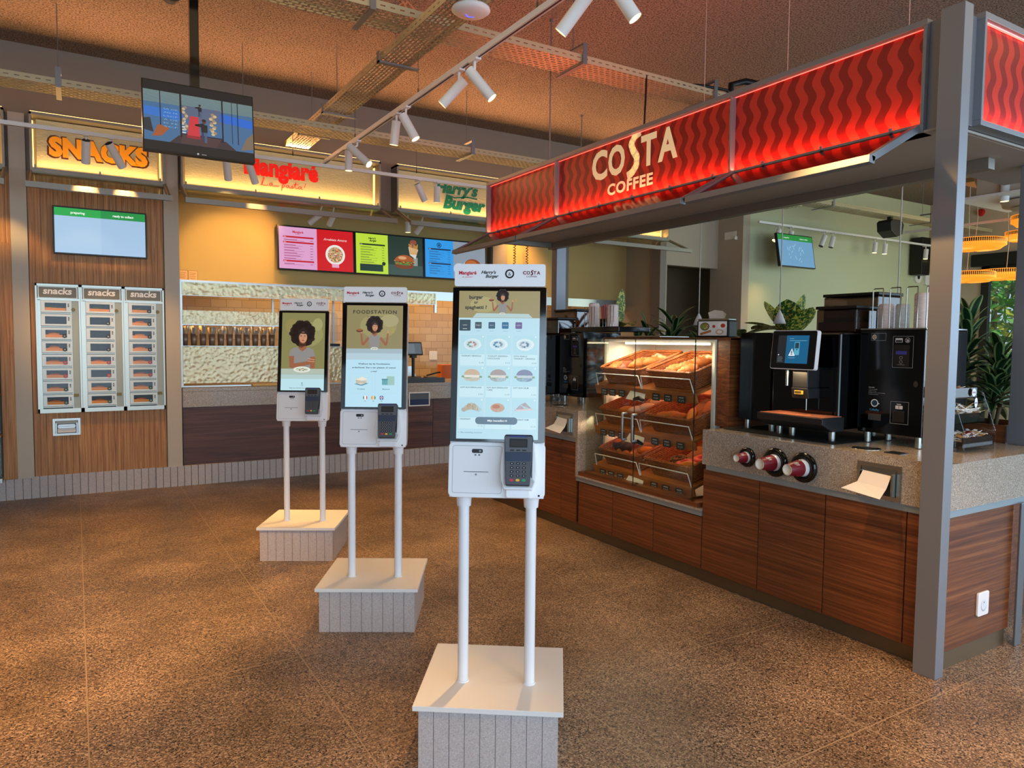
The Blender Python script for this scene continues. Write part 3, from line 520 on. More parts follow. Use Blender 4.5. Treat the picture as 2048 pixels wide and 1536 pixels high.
kio((1.071, 5.139), -29.5, 'farthest white self-order kiosk, screen showing a woman with folded arms', art_k3, 3)
#__PART2__
# ---------------------------------------------------------------- vending hatches
VY = 8.19
ven = []
side = ('left', 'middle', 'right')
for c in range(3):
    bx = -.314+.3673*c; t = thing('snack_vending_column', f'{side[c]} steel snack vending column with eight glazed hatches', 'vending machine', (bx+.183, 8.25, .817)); T = Matrix.Translation((-bx-.183, -8.25, -.817))
    z1 = 2.053; f = MB(T)
    for xx in (bx, bx+.351): f.box(xx, xx+.014, VY-.012, VY+.03, .818, z1)
    f.box(bx, bx+.365, VY-.012, VY+.03, z1-.02, z1).box(bx, bx+.365, VY-.012, VY+.03, .818, .858).box(bx, bx+.365, VY-.004, VY+.03, z1-.155, z1-.135)
    for r in range(8): zt = z1-.155-.129*r; f.box(bx+.03, bx+.285, VY-.006, VY+.03, zt-.126, zt-.119)
    f.box(bx+.285, bx+.29, VY-.008, VY+.03, .85, z1-.15).box(bx+.014, bx+.04, VY-.004, VY+.03, .85, z1-.15); f.build('cabinet', 'vend_metal', t); MB(T).box(bx+.002, bx+.363, VY+.03, 8.25, .818, z1-.001).build('interior', 'dark_plastic', t)
    MB(T).box(bx+.29, bx+.351, VY, VY+.03, .858, z1-.155).build('coin_panel', 'vend_brushed', t)
    A = Art(.0006); A.rect(bx+.03, z1-.128, bx+.335, z1-.03, '#77786e', 0, .008); A.text('snacks', bx+.18, z1-.094, .062, '#fbfbf6', 1, bold=.03, sh=.12, wid=.235); A.build('header_plate', T @ FR_Y(0, VY-.008, 0), 'print', t)
    MB(T).box(bx+.02, bx+.345, VY-.006, VY+.03, z1-.135, z1-.02).build('header', 'hatch_metal', t)
    MB(T).cyl((bx+.305, VY, z1-.24), (bx+.305, VY-.008, z1-.24), .017, n=16).build('lock', 'brass', t)
    MB(T).box(bx+.29, bx+.335, VY-.006, VY, .968, .998).build('coin_slot', 'brass', t)
    for r in range(8):
        zt = z1-.157-.129*r; x0, x1 = bx+.042, bx+.284
        d = MB(T); d.box(x0, x1, VY-.012, VY+.004, zt-.022, zt).box(x0, x1, VY-.012, VY+.004, zt-.112, zt-.094).box(x0, x0+.032, VY-.012, VY+.004, zt-.094, zt-.022).box(x1-.036, x1, VY-.012, VY+.004, zt-.094, zt-.022)
        for q in range(3): d.box(x1-.024, x1-.012, VY-.013, VY-.012, zt-.035-.012*q, zt-.027-.012*q, 1)
        hd = d.build('hatch_door', ['hatch_metal', 'dark_plastic'], t)
        MB(T).box(x0+.032, x1-.036, VY-.004, VY-.002, zt-.094, zt-.022).build('pane', 'clear_pane', hd)
        if (c, r) not in ((0, 0), (0, 1), (1, 0)):
            MB(T).cyl((x1-.056, VY-.004, zt-.08), (x1-.056, VY-.016, zt-.08), .0185, n=16).cyl((x1-.056, VY-.016, zt-.08), (x1-.056, VY-.0175, zt-.08), .009, n=12, mi=1).build('turn_knob', ['red_jam' if r in (4, 5) else ('green_leaf' if r > 5 else 'dark_plastic'), 'paper_grey'], hd)
        kind = ('green' if r == 0 else 'none' if (c, r) in ((0, 1), (1, 1), (1, 2), (1, 3), (1, 5)) else 'snack')
        if kind != 'none':
            g = MB(); xa, xb = x0+.03, x1-.075
            g.prism([(xa, zt-.094), (xb+.03, zt-.094), (xb+.038, zt-.07), (xa-.002, zt-.066)], VY+.001, VY+.014, 'y')
            k_ = thing('snack_tray', f'{"wrapped green snack" if kind=="green" else "fried snack"} on card tray in the {ORD[r]} hatch of the {side[c]} vending column', 'snack', ((xa+xb)/2, VY+.014, zt-.094), 0, 'snacks behind the vending hatches')
            g.T = Matrix(); g.build('tray', 'tray_card', k_); ob = g
            o_ = k_.children[0]; o_.data.transform(Matrix.Translation(-k_.location))
            s_ = MB(Matrix.Translation(-k_.location)); s_.ball(((xa+xb)/2, VY+.012, zt-.062), .05, .010, .020 if (c, r) in ((0, 2), (0, 3)) else .012)
            s_.build('snack', 'green_leaf' if kind == 'green' else ('bun' if r in (2, 3) else 'croissant'), k_)
# napkin box set in the panel under the hatches
def napkin_box(T, name, label, pull, w_=.19, h_=.155, gold=False):
    t = thing(name, label, 'napkin dispenser', T.translation); Q = Matrix.Translation(-T.translation) @ T
    # local: x right, y up, z out of the wall
    f = MB(Q); f.box(-w_/2-.02, w_/2+.02, -h_/2-.02, -h_/2, -.002, .006).box(-w_/2-.02, w_/2+.02, h_/2, h_/2+.02, -.002, .006).box(-w_/2-.02, -w_/2, -h_/2, h_/2, -.002, .006).box(w_/2, w_/2+.02, -h_/2, h_/2, -.002, .006)
    f.add([(-w_/2, -h_/2, .004), (w_/2, -h_/2, .004), (w_/2, h_/2*.55, .004), (-w_/2, h_/2*.55, .004)], [(0, 1, 2, 3)], 1)
    f.add([(-w_/2, h_/2, .004), (w_/2, h_/2, .004), (w_/2-.015, h_/2-.03, .012), (-w_/2+.015, h_/2-.03, .012)], [(3, 2, 1, 0)])
    f.prism([(-w_/2+.004, -h_/2+.004), (-w_/2+.014, -h_/2+.004), (-w_/2+.014, h_/2-.02), (-w_/2+.004, h_/2-.02)], .003, .035, 'z'); f.prism([(w_/2-.014, -h_/2+.004), (w_/2-.004, -h_/2+.004), (w_/2-.004, h_/2-.02), (w_/2-.014, h_/2-.02)], .003, .035, 'z')
    f.build('housing', ['chrome', 'dark_steel'], t)
    if pull: 
        p = MB(Q); a_, b_ = -w_/2+.012, w_/2-.02
        p.add([(a_+.01, h_/2-.022, .02), (b_, h_/2-.03, .02), (b_-.005, -.025, .05), (a_-.0, -.012, .05), (a_-.055, -.05, .10), (b_-.012, -h_/2-.005, .09)], [(0, 1, 2, 3), (3, 2, 5, 4)]); o = p.build('napkin', 'paper', t)
        so = o.modifiers.new('s', 'SOLIDIFY'); so.thickness = .002
    else:
        MB(Q).prism(rr(-w_/2+.02, w_/2-.02, -.01, h_/2-.035, .02), .012, .03, 'z').build('roller', 'steel', t); MB(Q).prism(rr(-w_/2+.02, w_/2-.02, -h_/2+.01, -.012, .004), .012, .022, 'z').build('napkin', 'paper', t)
    return t
napkin_box(FR_Y(-.088, 8.218, .675), 'napkin_dispenser', 'steel napkin dispenser in the oak panel under the snack hatches', False, .19, .125)
def screen(name, label, w_, h_, T, art, d=.045, bez=.014, cat='screen', extra=None):
    t = thing(name, label, cat, T.translation); Q = Matrix.Translation(-T.translation) @ T
    MB(Q).box(-w_/2, w_/2, -h_/2, h_/2, -d, 0).build('casing', 'screen_bezel', t, bev=.003)
    A = Art(.0006); art(A, w_/2-bez, h_/2-bez); A.build('screen_image', Q @ Matrix.Translation((0, 0, .0006)), 'lit_image', t)
    MB(Q).box(-w_*.15, w_*.15, -h_*.2, h_*.2, -d-.04, -d).build('bracket', 'black', t)
    return t
def art_order(A, a_, b_):
    A.rect(-a_, -b_, a_, b_, '#a9c9e6'); A.rect(0, -b_, a_, b_, '#a3c3e2', 1); A.rect(-a_, b_-.075, 0, b_, '#22a844', 2); A.rect(0, b_-.075, a_, b_, '#12913a', 2)
    A.text('preparing', -a_*.5, b_-.05, .022, '#f4fff4', 3, bold=.03); A.text('ready to collect', a_*.5, b_-.05, .022, '#f4fff4', 3, bold=.03, wid=.18)
screen('order_screen', 'wall screen reading preparing and ready to collect, above the vending hatches', .797, .452, FR_Y(.2405, 8.155, 2.567), art_order)
# door entry: glazed bakery case at the left edge
t = thing('bakery_case', 'glazed bakery case at the left edge of the photo', 'display case', (-1.1, 8.25, .2)); T = Matrix.Translation((1.1, -8.25, -.2))
MB(T).box(-1.7, -.60, 8.23, 8.25, .2, 2.42).build('back_panel', 'stone_dark', t)
MB(T).box(-1.7, -.602, 8.04, 8.23, .2, .24).box(-1.7, -.602, 8.04, 8.23, 2.38, 2.41).build('case_frame', 'steel', t)
for k, z in enumerate((.62, 1.0, 1.4, 1.78)): MB(T).box(-1.7, -.604, 8.06, 8.22, z, z+.02).build('shelf', 'basket_board', t); MB(T).tube([(-1.68, 8.05, z+.02), (-1.68, 8.05, z+.1), (-.615, 8.05, z+.1), (-.615, 8.05, z+.02)], .005).build('rail', 'white_gloss', t)
MB(T).box(-1.7, -.604, 8.04, 8.045, .25, 2.37).build('glass_door', 'glass', t)
for k, z in enumerate((.64, 1.02, 1.42, 1.80)):
    for q in range(3):
        o = MB().prism(rr(-.11, .11, 0, .09, .03), -.05, .05, 'y').build('wrapped_loaf', ('choc', 'bun', 'sauce', 'bun')[k], None, bev=.01); o.location = (-.74-.27*q, 8.12, z+.002)
        tag(o, f'{("dark", "golden", "brown", "yellow")[k]} wrapped loaf, {ORD[q]} from the right on the {ORD[3-k]} shelf of the left bakery case', 'loaf', 'loaves in the left bakery case')
# ---------------------------------------------------------------- back counter
t = thing('service_worktop', 'speckled grey stone worktop of the back food counter', 'worktop', (3.5, 8.6, .82)); T = Matrix.Translation((-3.5, -8.6, -.82))
MB(T).box(.95, 6.15, 8.23, 9.0, .985, 1.025).box(.95, 6.15, 8.23, 8.28, .82, .985).build('slab', 'terrazzo', t, bev=.003)
for k, (x0, x1) in enumerate(((.95, 2.4), (2.4, 3.84), (3.84, 5.28), (5.28, 6.15))):
    t = thing('counter_cabinet', f'dark walnut cabinet of the back counter, {ORD[k]} from the left', 'cabinet', ((x0+x1)/2, 8.6, .2), 0, 'back counter cabinets'); T = Matrix.Translation((-(x0+x1)/2, -8.6, -.2))
    MB(T).box(x0, x1, 8.285, 8.95, .2, .80).build('body', 'dark_walnut', t); MB(T).box(x0+.002, x1-.002, 8.245, 8.283, .2, .818).build('door', 'dark_walnut', t, bev=.001)
o = thing('tray_return_slot', 'white framed opening with blue inside in the back counter front', 'opening', (3.64, 8.23, .82)); 
fr = MB(Matrix.Translation((-3.64, -8.23, -.82))); 
for q in ((3.50, 3.785, .735, .75), (3.50, 3.785, .895, .91), (3.50, 3.515, .75, .895), (3.77, 3.785, .75, .895)): fr.box(q[0], q[1], 8.215, 8.229, q[2], q[3])
fr.build('frame', 'white_gloss', o, bev=.004); MB(Matrix.Translation((-3.64, -8.23, -.82))).box(3.515, 3.77, 8.222, 8.229, .75, .82).box(3.515, 3.77, 8.226, 8.229, .82, .895, 1).build('inner_panel', [mat('navy', '#13204e', .4).name, 'grey_plastic'], o)
# hammered glass display on the counter
t = thing('counter_display', 'steel food display with hammered glass fronts on the back counter', 'display case', (2.4, 8.5, 1.03)); T = Matrix.Translation((-2.4, -8.5, -1.03))
gf = MB(T); 
for z0, z1, xe in ((2.005, 2.14, 3.9), (1.70, 1.845, 1.99), (1.07, 1.465, 2.72)): gf.box(.97, xe, 8.30, 8.31, z0, z1)
gf.build('hammered_glass', 'hammered', t)
fr = MB(T)
for xx in (.955, 2.0, 2.72, 3.9):
    fr.box(xx-.012, xx+.018, 8.312, 8.345, 1.03 if xx < 2.8 else 1.9, 2.14)
fr.box(.95, 3.92, 8.31, 8.70, 2.14, 2.15).box(.95, 2.72, 8.31, 8.75, 1.455, 1.47).box(.95, 2.72, 8.29, 8.33, 1.03, 1.045).box(.95, 2.0, 8.311, 8.33, 1.69, 1.70)
for xx in (.96, 1.98, 2.70): fr.box(xx, xx+.02, 8.7, 8.72, 1.03, 2.14)
fr.box(.95, 3.92, 8.311, 8.32, 2.0, 2.006).build('frame', 'steel', t)
for k in range(11):
    x = 1.005+.0905*k; c = MB(); c.lathe([(.0, 0), (.030, 0), (.036, .125), (.033, .125), (.03, .12)], n=18)
    t = thing('bronze_cup', f'bronze cup filled with crumpled paper, {ORD[k]} from the left in the back display', 'cup', (x, 8.42, 1.471), .3*k, 'bronze cups in the back display'); c.build('cup', 'bronze', t)
    p = MB(); rs = random.Random(k)
    for q in range(7):
        t0 = q*.9; r0 = .028; zt = .17+rs.uniform(0, .055); p.add([(r0*math.cos(t0), r0*math.sin(t0), .11), (r0*math.cos(t0+1.1), r0*math.sin(t0+1.1), .11), (.05*math.cos(t0+.9), .05*math.sin(t0+.9), zt-.01), (.042*math.cos(t0+.3), .042*math.sin(t0+.3), zt), (0, 0, .15)], [(0, 1, 2, 3), (0, 1, 4)], q % 2)
    p.build('paper', ['paper_grey', 'kraft'], t)
tag(MB().box(1.66, 1.93, 8.245, 8.30, 1.026, 1.055).build('cloth', mat('cloth_yellow', '#d8b878', .9).name, bev=.01), 'folded yellow cloth on the edge of the back counter under the hammered glass', 'cloth')
t = thing('glass_cake_case', 'small rounded glass case on the back display between the two rear kiosks', 'display case', (2.55, 8.5, 1.472)); q = MB(); q.prism(rr(-.12, .12, .03, .40, .05), -.1, .1, 'y'); q.build('glass_cover', 'acrylic', t); MB().box(-.14, .14, -.12, .12, 0, .03).build('base', 'black', t)
# till
light('AREA', (1.5, 8.44, 1.685), (1.5, 8.46, 1.0), .9, WARM2, shape='RECTANGLE', size=1.0, size_y=.04)   # added fill light to brighten the cups, no fixture
t = thing('till', 'black touchscreen till on a post at the back counter', 'till', (3.70, 8.55, 1.026), .25)
MB().box(-.12, .12, -.02, .16, 0, .06).build('cash_drawer', 'dark_plastic', t, bev=.004); MB().cyl((0, 0, .06), (0, 0, .34), .02).box(-.035, .035, -.03, .03, .30, .34).build('post', 'black', t)
T = Matrix.Translation((0, -.03, .42)) @ Matrix.Rotation(math.radians(-12), 4, 'X'); MB(T).box(-.125, .125, 0, .025, -.085, .085).build('monitor', 'black', t, bev=.004)
A = Art(); A.rect(-.11, -.068, .11, .07, '#59616b'); A.rect(-.1, -.06, .0, .06, '#6b747e', 1); A.build('monitor_image', T @ FR_Y(0, -.0008, 0), 'lit_image', t)
tag(MB().box(3.40, 4.0, 8.235, 8.30, 1.026, 1.085).build('pass_shelf', 'graphite', bev=.003), 'dark grey ledge on the back counter in front of the till', 'shelf')
tag(MB().box(3.98, 4.12, 8.7, 8.85, 1.026, 1.07).tube([(3.96, 8.7, 1.09), (4.1, 8.72, 1.12), (4.16, 8.7, 1.13)], .012).build('card_reader', 'black'), 'black card reader lying right of the till', 'card reader')
t = thing('steel_prep_unit', 'low steel prep unit against the tiled kitchen wall', 'kitchen unit', (5.0, 10.2, 0)); MB().box(-1.6, 1.8, -.3, .38, .9, .94).box(-1.6, 1.8, -.28, .38, .1, .9).build('cabinet', 'steel', t); MB().prism([(-1.1, .94), (-.55, .94), (-.65, 1.16), (-.95, 1.16)], -.1, .3, 'y').build('hood', 'steel', t)
for k in range(2): tag(MB().box(-.11, .11, -.08, .08, 0, .24-.03*k).build('food_tub', 'orange_plastic', bev=.01), f'{"taller" if k == 0 else "shorter"} orange plastic tub on the kitchen unit', 'tub', 'orange tubs')
for k, o in enumerate([o for o in COL.objects if o.name.startswith('food_tub')]): o.location = (4.92+.27*k, 10.1, .942)
tag(MB().box(4.86, 5.0, 10.585, 10.6, 1.24, 1.38).build('wall_socket', 'white_matt', bev=.004), 'white double socket on the tiled kitchen wall', 'socket')
for k in range(2):
    A = Art(.001); A.rect(0, 0, .10, .13, '#a86a3c', 0); A.rect(.004, .004, .096, .126, '#e0b878', 1); 
    for q in range(5): A.rect(.015, .02+.02*q, .08-.01*(q % 2), .024+.02*q, '#a04a34', 2)
    o = A.build('wall_notice', FR_Y(1.03+.105*k, 9.098, 2.2), 'print'); tag(o, ('left' if k == 0 else 'right')+' of two small yellow notices on the wall above the hammered glass', 'notice')
# menu screens
def menu_lines(A, x0, x1, y1, n, c, bar, dy=.021):
    y = y1
    for k in range(n):
        if k in bar: A.rect(x0-.01, y-.006, x1+.01, y+.014, bar[k] if isinstance(bar, dict) else c, 2); A.text('MENU' if False else 'Menu', x0, y-.001, .009, '#f3eef0', 3, bold=.02, al='L')
        else: A.rect(x0, y, x0+(x1-x0)*(.35+.25*((k*7) % 5)/5), y+.007, c, 2); A.rect(x0, y-.008, x0+(x1-x0)*(.6+.15*((k*3) % 4)/4), y-.005, c, 2); A.rect(x1-.035, y, x1, y+.006, c, 2)
        y -= dy*1.55
def menu_a(A, a_, b_):
    A.rect(-a_, -b_, 0, b_, '#e0a3cf'); A.rect(0, -b_, a_, b_, '#d0121c'); A.text('Mangiaré', -a_/2, b_-.07, .028, '#c8141e', 2, bold=.03, wid=.13); A.text('la pasta!', -a_/2, b_-.09, .012, '#c8141e', 2, sh=.4)
    menu_lines(A, -a_+.06, -.05, b_-.125, 11, '#a03a66', {0: '#c4122a', 2: '#c4122a', 9: '#c4122a'}); A.text('Arrabiata Amore', a_*.5, b_-.13, .03, '#f8e8e8', 2, sh=.4, wid=.30)
    A.ell(a_*.5, -.05, .125, .125, '#efe9e4', 1, 32); A.ell(a_*.5, -.05, .098, .098, '#c9a27c', 2, 28); rs = random.Random(5)
    for k in range(90): r_, t0 = .09*math.sqrt(rs.random()), rs.random()*6.3; A.ell(a_*.5+r_*math.cos(t0), -.05+r_*math.sin(t0), .009, .006, ('#4a7a2a', '#b8361e', '#e0b04a', '#efe2c8', '#6a2a1a')[k % 5], 3, 6)
    A.rect(a_*.5-.045, -.21, a_*.5+.045, -.165, '#e8a8c8', 4)
def menu_b(A, a_, b_):
    A.rect(-a_, -b_, -.03, b_, '#bfe03a'); A.rect(-.03, -b_, a_, b_, '#22362c'); A.rect(-.03, -b_, a_, -.12, '#3a5048', 1); A.text("Harry's", -a_*.53, b_-.065, .024, '#14281e', 2, bold=.04, sh=.25); A.text('Burger', -a_*.5, b_-.095, .024, '#14281e', 2, bold=.04, sh=.25)
    menu_lines(A, -a_+.06, -.08, b_-.14, 8, '#5c7a20', {0: '#16301f'}); A.rect(-a_+.05, -b_+.03, -.10, -b_+.12, '#14362c', 2); A.ell(-.09, -b_+.135, .025, .025, '#14281e', 3, 14)
    x, y = .20, -.09
    A.ell(x, y-.035, .135, .045, '#7a3a14', 3, 20); A.ell(x, y-.005, .14, .026, '#54803a', 4, 18)
    rs = random.Random(2)
    for k in range(26): A.ell(x-.13+.0105*k, y+.005+rs.uniform(-.02, .02), .018, .010, ('#d8a838', '#4a1f10', '#7a9a3a', '#c0402a', '#6a2c14')[k % 5], 5, 8)
    A.ell(x, y+.02, .14, .085, '#a8561c', 6, 22, 0, PI); A.ell(x-.03, y+.065, .06, .022, '#d8a070', 7, 14)
    A.poly([(.28, .02), (.36, -.03), (.40, .10), (.26, .13)], '#d6d2c8', 2)
    for k in range(7): A.line([(.29+.014*k, .03), (.27+.02*k, .17-.01*(k % 3))], .012, '#d89a3c', 3)
    A.rect(.33, -.12, .39, -.01, '#8f958f', 1); A.ell(.33, .19, .05, .035, '#8d4a34', 3, 12); A.line([(.30, .18), (.31, .12)], .018, '#b06a50', 4); A.line([(.33, .17), (.335, .13)], .016, '#b06a50', 4)
def menu_c(A, a_, b_):
    A.rect(-a_, -b_, -.04, b_, '#2f9ae8'); A.rect(-.04, -b_, a_, b_, '#8b97a4'); A.ring(-a_*.55, b_-.07, .03, .009, '#123058', 2); A.ell(-a_*.55, b_-.07, .014, .018, '#123058', 2)
    menu_lines(A, -a_+.06, -.09, b_-.13, 11, '#1a5a98', {0: '#123058', 6: '#123058'}); A.ell(.05, -.12, .09, .08, '#c3ccd6', 2); A.ring(.04, -.13, .04, .006, '#4a6a90', 3)
    A.ell(.25, -.10, .14, .13, '#dcd8d0', 3, 24); A.ell(.26, -.06, .13, .09, '#8a3f12', 4, 22); A.ell(.24, -.04, .09, .05, '#b8641c', 5, 16); A.poly([(.32, -b_), (a_, -b_), (a_, .0), (.36, -.12)], '#8a6a80', 6)
for k, (art, lb) in enumerate(((menu_a, 'pink and red menu screen with a bowl of pasta'), (menu_b, 'lime green and dark menu screen with a burger'), (menu_c, 'blue menu screen with a fried snack, partly behind the coffee bar awning'))):
    screen('menu_screen', lb+(', above the back counter' if k < 2 else ''), .962, .545, Matrix.Translation((2.60+.9655*k, 9.0, 2.665)) @ Matrix.Rotation(math.radians(-3), 4, 'X') @ FR_Y(0, 0, 0), art, bez=.018)
for k, x in enumerate((5.42, 5.63)):
    pts = [(x+.018*math.cos(PI*i*.55), 8.9+.018*math.sin(PI*i*.55), 2.95-.0105*i) for i in range(110)]
    tag(MB().tube(pts, .006, 5).build('coiled_cord', 'black', loc=(x, 8.9, 2.95)), ('left' if k == 0 else 'right')+' of two black coiled cords hanging behind the nearest kiosk', 'cord', 'coiled cords')
# ---------------------------------------------------------------- ceiling: cable trays, tracks, spots
def tray(name, label, ax, c, z, a0, a1, wd=.27, flat=False, h_=.055):
    f = MB(); L = lambda u, v, zz: (u, c+v, zz) if ax == 'x' else (c+v, u, zz)
    def bx(u0, u1, v0, v1, z0, z1):
        p, q = L(u0, v0, z0), L(u1, v1, z1); f.box(min(p[0], q[0]), max(p[0], q[0]), min(p[1], q[1]), max(p[1], q[1]), z0, z1)
    for s_ in (-1, 1):
        v = s_*wd/2; bx(a0, a1, v-.0012, v+.0012, z, z+h_*.42); bx(a0, a1, v-.0012, v+.0012, z+h_*.58, z+h_); bx(a0, a1, min(v, v-s_*.012), max(v, v-s_*.012), z+h_-.002, z+h_)
        u = a0
        while u < a1: bx(u, u+.035, v-.0012, v+.0012, z+h_*.42, z+h_*.58); u += .07
    n = 8; dv = wd/n
    for k in range(n+1): v = -wd/2+dv*k; bx(a0, a1, v-.0065 if k else v, v+.0065 if k < n else v, z, z+.0015)
    for k in range(n):
        u = a0+(.03 if k % 2 else 0)
        while u < a1-.02: bx(u, u+.018, -wd/2+dv*k, -wd/2+dv*(k+1), z, z+.0015); u += .06
    p = L((a0+a1)/2, 0, z)
    return tag(f.build(name, 'galv', loc=p), label, 'cable tray')
tray('cable_tray', 'perforated cable tray running along the facade above the signs', 'x', 7.13, 3.575, -3.2, 9.2, .29)
tray('cable_tray', 'perforated cable tray crossing the ceiling nearer the camera, towards the coffee bar', 'x', 4.80, 3.735, -1.2, 6.0, .29)
tray('cable_tray', 'perforated cable tray running away from the camera beside the white spotlight track', 'y', 2.125, 3.645, 1.6, 8.15, .24)
tray('cable_tray', 'perforated cable tray in front of the green wall', 'x', 6.9, 3.60, 8.2, 14.2, .29)
def hanger(x, y, z, wd, ax, lab, label):
    f = MB(); v = (wd/2+.015)
    if ax == 'x':
        f.tube([(x, y, 4.27), (x, y, z+.14)], .004, 6); f.box(x-.02, x+.02, y-v, y+.03, z+.125, z+.14).box(x-.02, x+.02, y-v-.004, y-v, z-.02, z+.14).box(x-.02, x+.02, y-v, y+v+.05, z-.02, z-.012)
    else:
        f.tube([(x, y, 4.27), (x, y, z+.06)], .004, 6); f.tube([(x, y, z+.06), (x, y, z-.01)], .004, 6); f.box(x-v-.01, x+v+.05, y-.02, y+.02, z-.022, z-.010).box(x-v-.01, x-v, y-.02, y+.02, z-.022, z+.06)
    return tag(f.build('tray_hanger', 'grey_metal', loc=(x, y, 4.27)), label, 'bracket', 'tray hangers')
for k, (x, y, z, ax) in enumerate(((-.07, 7.13, 3.575, 'x'), (1.38, 7.13, 3.575, 'x'), (3.71, 7.13, 3.575, 'x'), (1.72, 4.8, 3.735, 'x'), (3.45, 4.8, 3.735, 'x'), (4.89, 4.8, 3.735, 'x'), (2.125, 6.68, 3.645, 'y'), (2.125, 5.25, 3.645, 'y'), (2.125, 7.5, 3.645, 'y'), (9.6, 6.9, 3.6, 'x'), (12.2, 6.9, 3.6, 'x'))):
    hanger(x, y, z, .29 if ax == 'x' else .24, ax, '', f'tray hanger with threaded rod, {["above the SNACKS sign", "above the hanging camera monitor", "above the Harrys Burger sign", "on the near tray left of the crossing", "on the near tray right of the ceiling spots", "on the near tray beside the black hose", "on the tray along the spotlight track, middle", "on the tray along the spotlight track, nearest", "where the two trays cross near the facade", "left one before the green wall", "right one before the green wall"][k]}')
def track(name, label, p, q):
    p, q = Vector(p), Vector(q); f = MB(); 
    if abs(p.x-q.x) > abs(p.y-q.y): f.box(p.x, q.x, p.y-.018, p.y+.018, p.z, p.z+.034); f.box(p.x, q.x, p.y-.006, p.y+.006, p.z-.001, p.z, 1)
    else: f.box(p.x-.018, p.x+.018, p.y, q.y, p.z, p.z+.034); f.box(p.x-.006, p.x+.006, p.y, q.y, p.z-.001, p.z, 1)
    return tag(f.build(name, ['white_matt', 'dark_plastic'], loc=(p+q)/2), label, 'lighting track')
track('lighting_track', 'white track running away from the camera under the middle of the ceiling', (2.2, 1.2, 3.325), (2.2, 7.33, 3.325)); track('lighting_track', 'white track hanging in front of the facade signs', (-3, 7.36, 3.295), (7.2, 7.36, 3.295))
track('lighting_track', 'white track in front of the green wall', (9.0, 7.6, 3.40), (14.1, 7.6, 3.40)); track('lighting_track', 'white track along the dining room in front of the window', (11.8, 3.2, 3.4), (11.8, 7.3, 3.4)); track('lighting_track', 'white track above the inside of the coffee bar', (6.6, 4.4, 3.55), (12.4, 4.4, 3.55))
for k, (x, y, z0, z1) in enumerate(((2.2, 5.0, 3.36, 3.645), (2.2, 6.4, 3.36, 3.645), (2.2, 3.4, 3.36, 3.645), (.55, 7.2, 3.33, 3.575), (1.85, 7.2, 3.33, 3.575), (3.15, 7.2, 3.33, 3.575), (4.35, 7.2, 3.33, 3.575))):
    tag(MB().cyl((x, y, z0), (x, y, z1), .002, n=6).cyl((x, y, z0), (x, y, z0+.04), .006, n=8).build('suspension_wire', 'wire', loc=(x, y, z1)), f'thin wire holding up the {"middle" if k < 3 else "facade"} track, {["middle", "far", "near", "left of the monitor", "right of the monitor", "right of the Mangiaré sign", "at the right end"][k]} one', 'wire', 'track wires')
def spot(label, tp, a_, b_, hot=0, power=0, dark=False, aim=None, sz=.034, grp='white track spotlights', col=None, cone=50):
    """tp on track underside; a_ body top, b_ lens"""
    tp, a_, b_ = Vector(tp), Vector(a_), Vector(b_); t = thing('track_spotlight', label, 'spotlight', tp, 0, grp); T = Matrix.Translation(-tp); d = (b_-a_).normalized()
    MB(T).box(tp.x-.02, tp.x+.02, tp.y-.05, tp.y+.05, tp.z-.012, tp.z).build('adapter', 'white_matt', t); mid = a_+d*.05
    MB(T).tube([tp-Vector((0, 0, .01)), Vector((tp.x, tp.y, (tp.z+mid.z)/2)), mid+(mid-(a_+b_)/2)*0+Vector((.0, .0, sz*.4))], .009, 8).build('stem', 'white_matt', t)
    f = MB(T); f.cyl(a_, b_, sz, n=24, caps=False); f.cyl(a_, a_+d*.004, sz*.92, n=24, mi=1); f.cyl(b_-d*.012, b_-d*.008, sz*.97, n=24, mi=2); f.build('body', ['white_matt', 'black', 'black'], t)
    MB(T).cyl(b_-d*.006, b_-d*.003, sz*.93, n=24).build('lens', 'lens_hot' if hot else ('lens' if not dark else 'dark_plastic'), t)
    if power:
        l = light('SPOT', b_+d*.01, aim if aim else b_+d, power, col or WARM, spot_size=math.radians(cone), spot_blend=.6, shadow_soft_size=.03)
    return t
Zt = 3.325
for lb, ty, pa, pb, pw, am in (("pair nearest the camera, left lamp aimed down left", 3.0, (2.22, 2.93, 3.29), (2.12, 3.06, 3.10), 130, (-.4, 2.0, 0)), ("pair nearest the camera, right lamp aimed down right", 2.8, (2.20, 2.78, 3.27), (2.30, 2.70, 3.08), 110, (3.6, .6, 0)),
    ("second pair, left lamp aimed down left", 4.34, (2.24, 4.34, 3.27), (2.12, 4.43, 3.115), 120, (-.6, 4.2, 0)), ("second pair, right lamp aimed down right", 4.12, (2.18, 4.16, 3.27), (2.30, 4.07, 3.09), 90, (2.6, 4.0, 0)),
    ("third pair, left lamp pointing straight down", 5.42, (2.2, 5.42, 3.27), (2.19, 5.45, 3.09), 110, (.2, 5.4, 0)), ("third pair, right lamp aimed slightly right", 5.23, (2.18, 5.25, 3.27), (2.26, 5.18, 3.085), 80, (2.4, 5.6, 0)),
    ("fourth pair, left lamp pointing straight down", 6.6, (2.2, 6.58, 3.29), (2.2, 6.58, 3.11), 100, (.9, 6.6, 0)), ("fourth pair, right lamp aimed down right", 6.34, (2.14, 6.38, 3.28), (2.26, 6.20, 3.10), 80, (2.5, 5.9, 0))):
    spot('white spotlight on the middle track, '+lb, (2.2, ty, Zt), pa, pb, 0, pw*1.6, aim=am, cone=58)
Zl = 3.295; yl = 7.36
